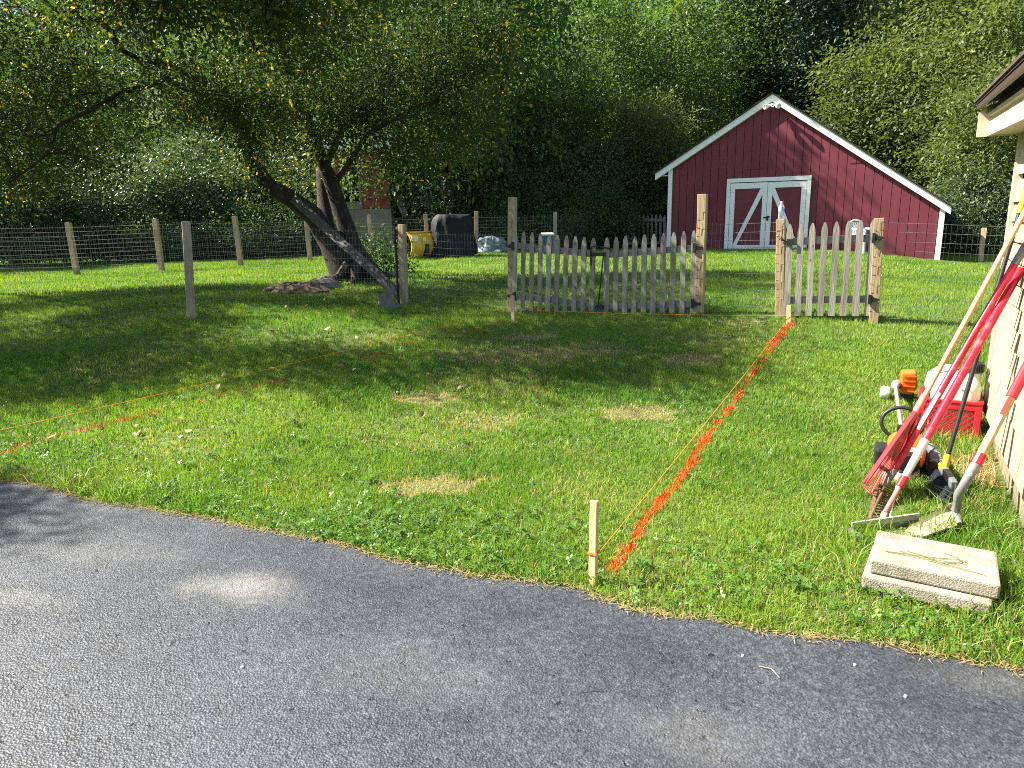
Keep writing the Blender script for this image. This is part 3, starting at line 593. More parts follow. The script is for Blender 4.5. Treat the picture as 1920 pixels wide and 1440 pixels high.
def apple_tree():
    base = ground(672, 524); base[2] -= .05
    D = lambda u, v, d: depth(u, v, d)
    t1 = [base+V(-.22, 0, 0), D(620, 455, 14.4), D(588, 405, 14.2), D(545, 372, 13.9), D(500, 345, 13.6), D(470, 300, 13.3), D(450, 250, 13.0), D(430, 200, 12.6), D(380, 150, 12.0), D(300, 120, 11.2), D(220, 90, 10.4)]
    r1 = [.30, .24, .20, .175, .15, .125, .10, .075, .05, .04, .02]
    t2 = [base+V(.30, -.1, .0), D(664, 470, 14.5), D(640, 400, 14.4), D(622, 345, 14.3), D(598, 285, 14.1), D(570, 215, 13.6), D(545, 140, 12.8), D(520, 60, 11.8), D(480, -60, 10.6)]
    r2 = [.26, .20, .165, .145, .125, .10, .08, .06, .03]
    t3 = [D(612, 430, 14.6), D(607, 380, 14.7), D(603, 320, 14.8), D(640, 240, 14.9), D(720, 160, 14.8), D(800, 110, 14.4)]
    r3 = [.17, .13, .12, .09, .06, .03]
    t4 = [D(455, 262, 13.1), D(400, 190, 12.4), D(310, 148, 11.6), D(235, 170, 11.0), D(150, 215, 10.5), D(60, 262, 10.2)]
    r4 = [.06, .05, .045, .04, .03, .018]
    t5 = [D(624, 350, 14.3), D(690, 250, 14.3), D(780, 200, 14.0), D(880, 170, 13.6)]
    r5 = [.07, .06, .045, .03]
    blobs = [  # u, v, depth, px radius u, v, depth radius, clusters
        (300, -60, 9.5, 330, 110, 1.6, 75), (640, -40, 11.2, 300, 95, 1.6, 80), (150, 40, 10.5, 190, 90, 1.2, 34),
        (560, 60, 10.2, 120, 80, .9, 30), (820, 90, 13.8, 120, 100, .9, 62), (740, 190, 14.0, 110, 90, .9, 50), (880, 190, 13.6, 70, 90, .8, 26), (920, 60, 13.4, 60, 60, .7, 22),
        (660, 120, 13.2, 90, 90, .9, 30), (760, 290, 14.0, 80, 45, .7, 18), (480, 130, 12.2, 110, 90, .9, 26), (360, 190, 12.3, 130, 60, .9, 18),
        (120, 190, 11.2, 130, 70, .8, 24), (60, 300, 11.0, 90, 70, .7, 16), (190, 290, 11.6, 90, 40, .6, 9), (440, 320, 13.4, 60, 35, .4, 7), (530, 290, 13.6, 55, 55, .5, 9),
        (590, 210, 13.4, 70, 70, .7, 18), (420, -220, 12.5, 500, 100, 2.0, 60), (850, 260, 14.2, 60, 50, .6, 14), (-120, 150, 10.8, 120, 150, 1.2, 30), (430, -30, 8.2, 200, 75, .9, 60), (230, -70, 8.6, 160, 90, 1., 40), (620, -60, 9.0, 110, 60, .8, 24), (420, 190, 11.9, 80, 60, .5, 20), (470, 260, 12.6, 50, 40, .4, 10), (330, 130, 10.8, 90, 60, .5, 16), (620, 260, 13.6, 50, 40, .4, 10), (650, 200, 13.6, 80, 60, .6, 16), (690, 318, 14.7, 55, 35, .4, 5), (500, 215, 12.6, 50, 50, .4, 12)]
    r = np.random.default_rng(3); att = []
    for u, v, d, ru, rv, rd, n in blobs:
        while n > 0:
            a = r.uniform(-1, 1, 3)
            if a@a > 1: continue
            att.append(depth(u+a[0]*ru, v+a[1]*rv, d+a[2]*rd)); n -= 1
    for c, rr, n in (((-3.3, 7.75, 4.75), (1.3, .75, .5), 50), ((-4.9, 7.7, 4.75), (1.3, .75, .5), 50), ((-6.7, 8.1, 4.7), (1.2, .75, .5), 46), ((-2.6, 8.8, 4.7), (1.0, .7, .5), 26)):
        for _ in range(n):
            a = r.normal(0, .5, 3); att.append(np.array(c)+np.clip(a, -1, 1)*np.array(rr))
    att = np.array(att); att = att[att[:, 2] > zg(att[:, 0], att[:, 1])+1.5]
    trunks = [(t1, r1, -1), (t2, r2, -1), (t3, r3, 2), (t4, r4, 9), (t5, r5, 16)]
    pos, par, rad, cnt, tips = grow(trunks, att, 4)
    root = thing('apple_tree', 'old leaning apple tree with two forked trunks and yellowing leaves', 'tree', tuple(base))
    wood_mesh(pos, par, rad, cnt).build('trunk', M['bark'], root, smooth=True)
    def bias(r, idx, n, ct):
        t = np.clip(.4*ct[idx]+.45*r.uniform(0, 1, n), 0, .86); yl = (r.uniform(0, 1, n) < np.where(ct[idx] > .91, .6, .012))
        return np.where(yl, r.uniform(.9, 1, n), t)
    v, f, t = leaves(pos[tips], 92, .29, .084, 5, tint_bias=bias)
    # a few leaves along the twigs themselves
    thin = np.where(rad < .02)[0]; v2, f2, t2_ = leaves(pos[r.choice(thin, min(len(thin), 1500), False)], 8, .12, .075, 6, tint_bias=bias)
    v = np.r_[v, v2]; f = np.r_[f, f2+len(v)-len(v2)]; t = np.r_[t, t2_]
    o = bpy.data.objects.new('crown', rawmesh('crown', v-base, f, M['apple_leaf'], tint=t)); COL.objects.link(o); o.parent = root
    return root
APPLE = apple_tree()
def copy_tree(root, name, loc, rz, sc, label, cat='tree', group=None):
    c = root.copy(); COL.objects.link(c); c.name = name; c.location = loc; c.rotation_euler = (0, 0, rz); c.scale = (sc[0], sc[1], sc[2]) if hasattr(sc, '__len__') else (sc,)*3
    c['label'] = label; c['category'] = cat
    if group: c['group'] = group
    elif 'group' in c: del c['group']
    for ch in root.children:
        d = ch.copy(); COL.objects.link(d); d.parent = c
    return c
def make_tree(name, h, crown_r, crown_lo, nclus, per, size, mat, label, seed, cat='tree', trunk_r=.16, sig=.5, forks=1, bark='bark_grey', shape='oval', flat=.75):
    r = np.random.default_rng(seed); trunks = []
    if forks == 1:
        ln = r.normal(0, .03*h, 2); trunks.append(([V(0, 0, -.15), V(ln[0]*.2, ln[1]*.2, h*.3), V(ln[0]*.6, ln[1]*.6, h*.6), V(ln[0], ln[1], h*.9)], [trunk_r, trunk_r*.8, trunk_r*.5, trunk_r*.12], -1))
    else:
        for k in range(forks):
            a = r.uniform(0, 6.28); e = crown_r*r.uniform(.3, .55); b = V(math.cos(a), math.sin(a), 0)
            trunks.append(([b*.1*trunk_r/.1*.5+V(0, 0, -.1), b*e*.35+V(0, 0, h*.3), b*e*.8+V(0, 0, h*.6), b*e+V(0, 0, h*.85)], [trunk_r, trunk_r*.75, trunk_r*.45, trunk_r*.12], -1))
    att = []
    while len(att) < nclus:
        a = r.uniform(-1, 1, 3); q = a@a
        if q > 1: continue
        if r.uniform() > .25+.75*q**.7: continue
        z = crown_lo+(h-crown_lo)*(a[2]+1)/2; w = 1.
        if shape == 'cone': w = (1-(z-crown_lo)/(h-crown_lo))*1.0+.08; a[:2] /= max(.2, math.sqrt(max(1e-3, 1-a[2]**2)))
        p = V(a[0]*crown_r*w, a[1]*crown_r*w, z); lump = 1+.22*math.sin(3*math.atan2(p[1], p[0])+seed)+.12*math.sin(2.1*z+seed*2)
        p[:2] *= lump; att.append(p)
    pos, par, rad, cnt, tips = grow(trunks, np.array(att), seed, step=.5, tipr=.008)
    root = thing(name, label, cat, (0, 0, 0))
    wood_mesh(pos, par, rad, cnt).build('trunk', M[bark], root, smooth=True)
    v, f, t = leaves(pos[tips], per, sig, size, seed+1, flat=flat)
    o = bpy.data.objects.new('crown', rawmesh('crown', v, f, M[mat], tint=t)); COL.objects.link(o); o.parent = root
    return root
def place(root, x, y, rz=0, sc=1., dz=0):
    root.location = (x, y, float(zg(x, y))-.03+dz); root.rotation_euler = (0, 0, rz); root.scale = (sc,)*3 if not hasattr(sc, '__len__') else sc
    return root
maple = make_tree('maple_tree', 11.5, 3.0, 1.2, 150, 125, .20, 'wood_leaf', 'tall dark green tree rising behind the fence above the covered machine', 11, trunk_r=.2, sig=.52)
ash = make_tree('broadleaf_tree', 13.5, 2.9, 2.2, 150, 120, .21, 'wood_leaf', 'tall lighter green tree in the wood left of the barn roof', 12, trunk_r=.2, sig=.54, forks=2)
olive = make_tree('young_tree', 7.6, 2.5, .4, 170, 130, .165, 'olive_leaf', 'sunlit olive green tree behind the low end of the barn', 13, trunk_r=.10, sig=.42, forks=3)
pine = make_tree('pine_tree', 15, 2.7, 2.2, 230, 80, .22, 'needle', 'dark pine tree towering over the wood right of the barn peak', 14, trunk_r=.2, sig=.42, shape='cone', flat=.35)
bush = make_tree('bush', 3.0, 1.6, .1, 150, 130, .10, 'gloss_leaf', 'glossy pale leaved bush glinting in the sun behind the left fence', 15, cat='bush', trunk_r=.035, sig=.28, forks=4)
shrub = make_tree('shrub', 1.7, 1.15, .02, 90, 120, .085, 'fern_leaf', 'low green shrub in the shade behind the back fence', 16, cat='shrub', trunk_r=.02, sig=.22, forks=5)
twin = make_tree('twin_trunk_tree', 10.5, 2.8, 3.2, 140, 115, .20, 'wood_leaf', 'tree with two pale brown trunks directly behind the covered machine', 17, trunk_r=.2, sig=.48, forks=2, bark='bark')

def at_px(u, D): p = depth(u, 420, D); return p[0], p[1]
def ctree(src, name, u, D, rz, sc, label, cat='tree', group=None):
    x, y = at_px(u, D); return copy_tree(src, name, (x, y, float(zg(x, y))-.03), rz, sc, label, cat, group)
def ptree(src, u, D, rz=0., sc=1.): x, y = at_px(u, D); return place(src, x, y, rz, sc)
place(maple, -4.2, 26.2, .4, (1.0, 1.0, 1.3))
ptree(ash, 1120, 32, 1.0, .78)
ptree(olive, 1745, 29.5, .5, 1.1)
ptree(pine, 1500, 36, 0, 1.05)
ptree(bush, 330, 23.5, 0, 1.15)
ptree(shrub, 470, 22.5, .3, 1.0)
place(twin, -2.2, 25.6, .9, (.9, .9, 1.25))
for src, nm, u, D, rz, sc, lab, cat in [
    (maple, 'maple_tree', 20, 31, 2.0, .85, 'dark leafy tree at the far left behind the fence', 'tree'),
    (ash, 'broadleaf_tree', 210, 30, .7, .72, 'tall tree in the gap left of the apple tree crown', 'tree'),
    (maple, 'maple_tree', 430, 31, 4.1, .85, 'dense tree behind the leaning apple limbs', 'tree'),
    (ash, 'broadleaf_tree', 600, 32, 3.0, .75, 'tree behind the red and grey shed', 'tree'),
    (maple, 'maple_tree', 929, 25.75, 5.2, (.9, .9, 1.25), 'shaded dark green tree just beyond the left gate post', 'tree'),
    (twin, 'twin_trunk_tree', 1060, 28.5, 2.6, .72, 'slim forked tree in deep shade between the gate posts', 'tree'),
    (maple, 'maple_tree', 1240, 34, 3.5, .95, 'tall tree over the left slope of the barn roof', 'tree'),
    (olive, 'young_tree', 1212, 27.2, 2.2, .72, 'sunlit pale green tree against the left corner of the barn', 'tree'),
    (ash, 'broadleaf_tree', 1390, 38, 2.0, .9, 'tall leafy tree directly behind the barn peak', 'tree'),
    (olive, 'young_tree', 1620, 32, 1.1, 1.15, 'sunlit tree above the middle of the long barn roof slope', 'tree'),
    (olive, 'young_tree', 1700, 35, 4.0, 1.6, 'tallest sunlit olive tree behind the barn', 'tree'),
    (olive, 'young_tree', 1860, 27, 2.9, 1.2, 'sunlit tree behind the cream house eave', 'tree'),
    (olive, 'young_tree', 1850, 24, 5.2, .8, 'leafy tree hanging over the wire fence right of the barn', 'tree'),
    (ash, 'broadleaf_tree', 1800, 37, 5.0, 1.05, 'tall pale tree at the top right corner of the picture', 'tree'),
    (olive, 'young_tree', 2050, 28, .9, 1.2, 'sunlit tree hidden mostly by the house corner', 'tree'),
    (pine, 'pine_tree', 1420, 40, 2.0, 1.1, 'dark pine farther back left of the barn peak', 'tree'),
    (pine, 'pine_tree', 1560, 41, 1.0, 1.0, 'narrow dark pine deep in the wood', 'tree'),
    (bush, 'bush', 215, 22.5, 1.6, .95, 'smaller glossy bush left of the pale leaved bush', 'bush'),
    (bush, 'bush', 400, 25, 3.2, 1.35, 'tall rounded glossy bush behind the apple trunk', 'bush'),
    (bush, 'bush', 110, 21.5, 4.4, 1.0, 'dark bush over the leaning left fence post', 'bush'),
    (bush, 'bush', 20, 20.5, 5.5, 1.0, 'dark bush at the left edge of the picture', 'bush'),
    (bush, 'bush', -120, 20, .5, 1.2, 'bush just beyond the left edge of the picture', 'bush'),
    (shrub, 'shrub', 290, 21.5, 1.0, .9, 'low shrub under the pale leaved bush', 'shrub'),
    (shrub, 'shrub', 560, 24, 2.0, 1.1, 'low shrub between the shed and the apple trunk', 'shrub'),
    (shrub, 'shrub', 960, 25.5, 3.0, 1.2, 'dark shrub behind the fence by the pale debris', 'shrub'),
    (shrub, 'shrub', 1010, 25, 4.0, 1.25, 'dark shrub above the blue bin', 'shrub'),
    (shrub, 'shrub', 1085, 24.2, 5.0, 1.0, 'leafy green shrub right of the lone back fence post', 'shrub'),
    (shrub, 'shrub', 1135, 24.6, .6, 1.15, 'bright bushy shrub left of the white bucket', 'shrub'),
    (bush, 'bush', 1165, 27, 2.1, 1.2, 'bush in half shade left of the barn corner', 'bush'),
    (bush, 'bush', 790, 27, 3.6, 1.1, 'shadowy bush between the shed and the twin trunks', 'bush'),
    (bush, 'bush', 920, 27, 1.3, 1.2, 'shadowy bush right of the twin trunks', 'bush'),
    (bush, 'bush', 1830, 23, 1.9, .9, 'dark bush behind the wire fence right of the barn', 'bush'),
    (bush, 'bush', 1930, 22.5, 2.7, 1.0, 'dark bush behind the wire fence by the house corner', 'bush'),
    (olive, 'young_tree', 1010, 27, 3.9, .75, 'half lit young tree in the middle of the dark wood', 'tree')]:
    ctree(src, nm, u, D, rz, sc, lab, cat)
# two trees left of the picture throw the near shade
AB = APPLE['_o']
copy_tree(APPLE, 'apple_tree', (-9.9, 12.8, float(zg(-9.9, 12.8))), RAD(24), .84, 'apple tree left of the picture whose crown hangs in at the top left')
copy_tree(olive, 'young_tree', (-9.0, 5.05, .05), .5, (.33, .33, .82), 'slim young tree left of the driveway')
# the wood farther back, read as one mass
def woodland():
    pts = []
    for row, (D, n, u0, u1) in enumerate(((38, 12, -350, 2250), (45, 14, -400, 2300), (53, 15, -450, 2350), (63, 17, -500, 2400), (74, 18, -500, 2400))):
        for k in range(n):
            x, y = at_px(u0+(u1-u0)*(k+rng.uniform(-.3, .3))/(n-1), D+rng.uniform(-2, 2)); pts.append((x, y, float(zg(x, y))-.2))
    me = bpy.data.meshes.new('woodland'); me.from_pydata(pts, [], [])
    rot = me.attributes.new('turn', 'FLOAT_VECTOR', 'POINT'); rot.data.foreach_set('vector', np.c_[np.zeros((len(pts), 2)), rng.uniform(0, 6.28, len(pts))].astype(np.float32).ravel())
    sc = me.attributes.new('size', 'FLOAT', 'POINT'); sc.data.foreach_set('value', np.where(np.array(pts)[:, 1] < 58, rng.uniform(.68, 1.12, len(pts)), rng.uniform(1.0, 1.4, len(pts))).astype(np.float32))
    o = bpy.data.objects.new('woodland', me); COL.objects.link(o); tag(o, 'dense dark wood closing the view behind the barn', 'woodland', kind='stuff')
    g = bpy.data.node_groups.new('woodland', 'GeometryNodeTree'); g.interface.new_socket('Geometry', in_out='INPUT', socket_type='NodeSocketGeometry'); g.interface.new_socket('Geometry', in_out='OUTPUT', socket_type='NodeSocketGeometry')
    N, L = g.nodes, g.links; gi = N.new('NodeGroupInput'); go = N.new('NodeGroupOutput'); jn = N.new('GeometryNodeJoinGeometry')
    for ch in ash.children:
        oi = N.new('GeometryNodeObjectInfo'); oi.inputs['Object'].default_value = ch; L.new(oi.outputs['Geometry'], jn.inputs[0])
    ip = N.new('GeometryNodeInstanceOnPoints'); L.new(gi.outputs[0], ip.inputs['Points']); L.new(jn.outputs[0], ip.inputs['Instance'])
    a = N.new('GeometryNodeInputNamedAttribute'); a.data_type = 'FLOAT_VECTOR'; a.inputs[0].default_value = 'turn'; e2r = N.new('FunctionNodeEulerToRotation')
    L.new(a.outputs[0], e2r.inputs[0]); L.new(e2r.outputs[0], ip.inputs['Rotation'])
    b = N.new('GeometryNodeInputNamedAttribute'); b.data_type = 'FLOAT'; b.inputs[0].default_value = 'size'; L.new(b.outputs[0], ip.inputs['Scale'])
    L.new(ip.outputs[0], go.inputs[0]); md = o.modifiers.new('trees', 'NODES'); md.node_group = g
woodland()
# undergrowth filling the wood floor
def undergrowth():
    pts = []
    for D, n, u0, u1 in ((26.5, 30, -250, 1230), (29.5, 34, -300, 2150), (33, 30, -300, 2200), (37, 26, -350, 2250), (43, 24, -400, 2300)):
        for k in range(n):
            uu = u0+(u1-u0)*(k+rng.uniform(-.4, .4))/(n-1); x, y = at_px(uu, D+rng.uniform(-1, 1)); q = V(x, y, 0)-BARN_P
            if (-5.6 < q@E1 < 7.2 and -1 < q@E2 < 10.4) or (560 < uu < 800 and y < 30): continue
            pts.append((x, y, float(zg(x, y))-.05))
    me = bpy.data.meshes.new('undergrowth'); me.from_pydata(pts, [], [])
    rot = me.attributes.new('turn', 'FLOAT_VECTOR', 'POINT'); rot.data.foreach_set('vector', np.c_[np.zeros((len(pts), 2)), rng.uniform(0, 6.28, len(pts))].astype(np.float32).ravel())
    sc = me.attributes.new('size', 'FLOAT', 'POINT'); sc.data.foreach_set('value', rng.uniform(.95, 1.4, len(pts)).astype(np.float32))
    o = bpy.data.objects.new('undergrowth', me); COL.objects.link(o); tag(o, 'shaded undergrowth filling the wood floor beyond the fence', 'undergrowth', kind='stuff')
    g = bpy.data.node_groups['woodland'].copy(); N, L = g.nodes, g.links
    src = [bpy.data.objects[c.name] for c in (UG.children)]
    for nd, s in zip([n for n in N if n.bl_idname == 'GeometryNodeObjectInfo'], src): nd.inputs['Object'].default_value = s
    md = o.modifiers.new('bushes', 'NODES'); md.node_group = g
UG = bush
undergrowth()

# ------------------------------------------------------------------ barn
def barn():
    O = BARN_P.copy(); O[2] = 0.50
    L = lambda s, d, z: O + E1*s + E2*d + EZ*z          # s along the front, d depth behind it, z up
    AX = (E1, E2, EZ)
    root = thing('barn', 'dark red barn with long right roof slope and white trimmed double doors', 'barn', tuple(O))
    sl, sr, pk, pz, ez = -3.17, 4.60, -.12, 4.52, 2.45
    kl = (pz-ez)/(pk-(-3.56)); kr = (pz-1.19)/(4.71-pk)
    roofz = lambda s: pz-kl*(pk-s) if s < pk else pz-kr*(s-pk)
    # wall body behind the boards
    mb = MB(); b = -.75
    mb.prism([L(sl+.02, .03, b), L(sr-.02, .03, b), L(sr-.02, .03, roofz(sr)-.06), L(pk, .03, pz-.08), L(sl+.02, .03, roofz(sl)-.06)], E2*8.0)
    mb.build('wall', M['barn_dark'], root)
    w = .243; d0, d1, dt = -1.33, 1.11, 2.17; x = sl+.10; i = 0
    while x < sr-.09:
        a, c = x+.007, min(x+w-.007, sr-.08)
        if c-a > .03:
            lo0 = b
            if a < d1 and c > d0:
                segs = [(a, c, dt-.02)] if (a >= d0-.01 and c <= d1+.01) else ([(a, max(d0, a)+.03, b), (max(d0, a)+.03, c, dt-.02)] if a < d0 else [(a, d1-.03, dt-.02), (d1-.03, c, b)])
            else: segs = [(a, c, b)]
            mb = MB(); dz = rng.uniform(0, .004)
            for (p, q, lo) in segs:
                top = [L(q, -dz, roofz(q)-.03), L(p, -dz, roofz(p)-.03)]
                if p < pk < q: top = [L(q, -dz, roofz(q)-.03), L(pk, -dz, pz-.03), L(p, -dz, roofz(p)-.03)]
                mb.prism([L(p, -dz, lo), L(q, -dz, lo)]+top, E2*.028)
            mb.build('siding_board', M['barn'], root)
        x += w; i += 1
    # side boards facing left
    for k in range(12):
        mb = MB(); mb.box(L(sl+.005, .25+.4*k+.2, .8), (.03, .392, 3.0), AX); mb.build('siding_board', M['barn'], root)
    # corner boards
    MB().box(L(sl+.045, -.026, (2.62+b)/2), (.13, .05, 2.62-b), AX).build('corner_board', M['white'], root)
    MB().box(L(sr-.055, -.026, (1.22+b)/2), (.13, .05, 1.22-b), AX).build('corner_board', M['white'], root)
    # rake boards standing off the wall
    wd = .165; of = -.13
    for (s0, s1) in ((-3.60, pk), (4.74, pk)):
        z0 = roofz(s0); k = (pz-z0)/(s1-s0); mb = MB()
        poly = [L(s0, of, z0), L(s1, of, pz), L(s1, of, pz-wd*1.2), L(s0, of, z0-wd*1.2)]
        if s0 > 0: poly = [p+EZ*0 for p in poly]
        mb.prism(poly, E2*(.126)); mb.build('rake_board', M['white'], root)
    # soffit end at the left eave
    MB().box(L(-3.38, 1.2, 2.36), (.38, 2.4, .03), AX).build('soffit', M['white'], root)
    # roof planes with butt courses
    roof = None
    for (s0, s1) in ((-3.66, pk), (4.80, pk)):
        mb = MB(); z0 = roofz(s0)
        mb.prism([L(s0, of-.05, z0+.012), L(s1, of-.05, pz+.012), L(s1, of-.05, pz+.035), L(s0, of-.05, z0+.035)], E2*8.3)
        rf = mb.build('roof', M['roof'], root)
        n = 24
        for q in range(n):
            t = q/n; t2 = (q+1.1)/n; sa, sb = s0+(s1-s0)*t, s0+(s1-s0)*min(1, t2); za, zb = z0+(pz-z0)*t, z0+(pz-z0)*min(1, t2)
            m2 = MB(); m2.prism([L(sa, of-.06, za+.037), L(sb, of-.06, zb+.037), L(sb, of-.06, zb+.041), L(sa, of-.06, za+.053)], E2*8.32)
            m2.build('shingle_course', M['roof'], rf)
    # door surround
    MB().box(L(d0+.055, -.03, (dt-.12)/2-.01), (.11, .05, dt-.12), AX).build('door_jamb', M['white'], root)
    MB().box(L(d1-.055, -.03, (dt-.12)/2-.01), (.11, .05, dt-.12), AX).build('door_jamb', M['white'], root)
    MB().box(L((d0+d1)/2, -.032, dt-.06), (d1-d0, .055, .12), AX).build('door_head', M['white'], root)
    mid = (d0+d1)/2; ir = d1-.11; il = d0+.11; top = dt-.145; bot = .02
    for k, (a, c) in enumerate(((il+.012, mid-.006), (mid+.006, ir-.012))):
        MBp = MB().box(L((a+c)/2, .005, (top+bot)/2), (c-a-.02, .03, top-bot-.02), AX)
        door = MBp.build('barn_door', M['barn'], root)
        sw = .135
        for xx in (a+sw/2, c-sw/2): MB().box(L(xx, -.026, (top+bot)/2), (sw, .034, top-bot), AX).build('stile', M['white'], door)
        MB().box(L((a+c)/2, -.024, top-.085), (c-a-2*sw, .034, .17), AX).build('door_rail', M['white'], door)
        MB().box(L((a+c)/2, -.024, bot+.065), (c-a-2*sw, .034, .13), AX).build('door_rail', M['white'], door)
        p, q = (a+sw, c-sw) if k == 0 else (c-sw, a+sw); wv = .13*(1 if k == 0 else -1)
        mb = MB(); mb.prism([L(p, -.036, bot+.13), L(p+wv*.9, -.036, bot+.13), L(q, -.036, top-.17-.19*1.0), L(q, -.036, top-.17), L(q-wv*.5, -.036, top-.17)], E2*.02); mb.build('brace', M['white'], door)
        for zz in (.35, 1.05, 1.78):
            xx = a+.005 if k == 0 else c-.005; MB().box(L(xx, -.046, zz), (.16, .008, .03), AX).build('hinge', M['white'], door)
    lt = MB(); lt.box(L(mid, -.052, .98), (.17, .016, .035), AX); lt.tube([L(mid+.02, -.06, 1.0), L(mid+.06, -.11, 1.02), L(mid+.11, -.07, 1.0)], .014, 8); lt.box(L(mid+.04, -.07, .93), (.05, .025, .08), AX)
    lt.build('latch', M['blackiron'], root)
    # floodlight under the peak
    fl = MB(); fl.lathe(L(pk+.03, -.17, 4.20), [(.0, .0), (.06, .0), (.06, .05), (.0, .05)], 14); fl.box(L(pk+.03, -.19, 4.17), (.09, .06, .05), AX)
    f = fl.build('floodlight', M['lamp_white'], root, smooth=True)
    for sgn in (-1, 1):
        d = E1*sgn*.62 - E2*.75 - EZ*.28; d /= np.linalg.norm(d); X = np.cross(d, EZ); X /= np.linalg.norm(X); Y = np.cross(d, X); c = L(pk+.03+sgn*.08, -.2, 4.2)
        MB().lathe(c, [(.0, 0), (.035, 0), (.04, .06), (.07, .12), (.075, .19), (.062, .195), (.0, .17)], 16, ax=(X, Y, d)).build('lamp_head', M['lamp_white'], f, smooth=True)
        MB().tube([L(pk+.03, -.2, 4.18), c], .016, 8).build('lamp_arm', M['lamp_white'], f)
    # three seam battens on the front where panels meet
    for (s0, s1, z) in ((-.75, -.25, 2.42), (2.1, 2.9, 2.46)):
        MB().box(L((s0+s1)/2, -.008, z), (s1-s0, .006, .012), AX).build('seam', M['barn_dark'], root)
barn()

# ------------------------------------------------------------------ fences and gates
def wires(mb, a, b, za, zb, h, vs=.0508, hs=.1016, r=.0013):
    """welded mesh from a to b (xy), bottoms za, zb"""
    a = np.asarray(a, float); b = np.asarray(b, float); Ln = np.linalg.norm(b-a); n = int(Ln/vs)
    for k in range(n+1):
        t = k/n; p = a*(1-t)+b*t; z = float(zg(p[0], p[1])); q = V(p[0], p[1], z+.0); j = rng.normal(0, .003, 2)
        mb.tube([q, q+V(j[0], j[1], h)], r, 3, cap=False)
    for m in range(int(h/hs)+1):
        pts = []
        for k in range(int(Ln/.5)+2):
            t = min(1, k*.5/Ln); p = a*(1-t)+b*t; pts.append(V(p[0], p[1], float(zg(p[0], p[1]))+m*hs+.012+rng.normal(0, .003)))
        mb.tube(pts, r*1.1, 3, cap=False)
def post_mb(base, top, w, d, ax=None):
    mb = MB(); ax = ax or (E1, E2, EZ); Z = (top-base); Ln = np.linalg.norm(Z); Z = Z/Ln; X = ax[0]-Z*np.dot(ax[0], Z); X /= np.linalg.norm(X); Y = np.cross(Z, X)
    n = 5; k = len(mb.v)
    for i in range(n+1):
        c = base+Z*Ln*i/n + X*rng.normal(0, .022*w) + Y*rng.normal(0, .022*d)
        for sx, sy in ((-1, -1), (1, -1), (1, 1), (-1, 1)): mb.v.append(tuple(c+X*w/2*sx+Y*d/2*sy))
    for i in range(n):
        for j in range(4): a = k+i*4+j; b = k+i*4+(j+1) % 4; mb.f.append((a, b, b+4, a+4))
    mb.f.append((k+3, k+2, k+1, k)); mb.f.append(tuple(k+n*4+j for j in range(4)))
    return mb
def leaned(ub, vb, ut, vt):
    g = ground(ub, vb); d = np.dot(g-C0, FW); t = depth(ut, vt, d); return g-EZ*.1, t
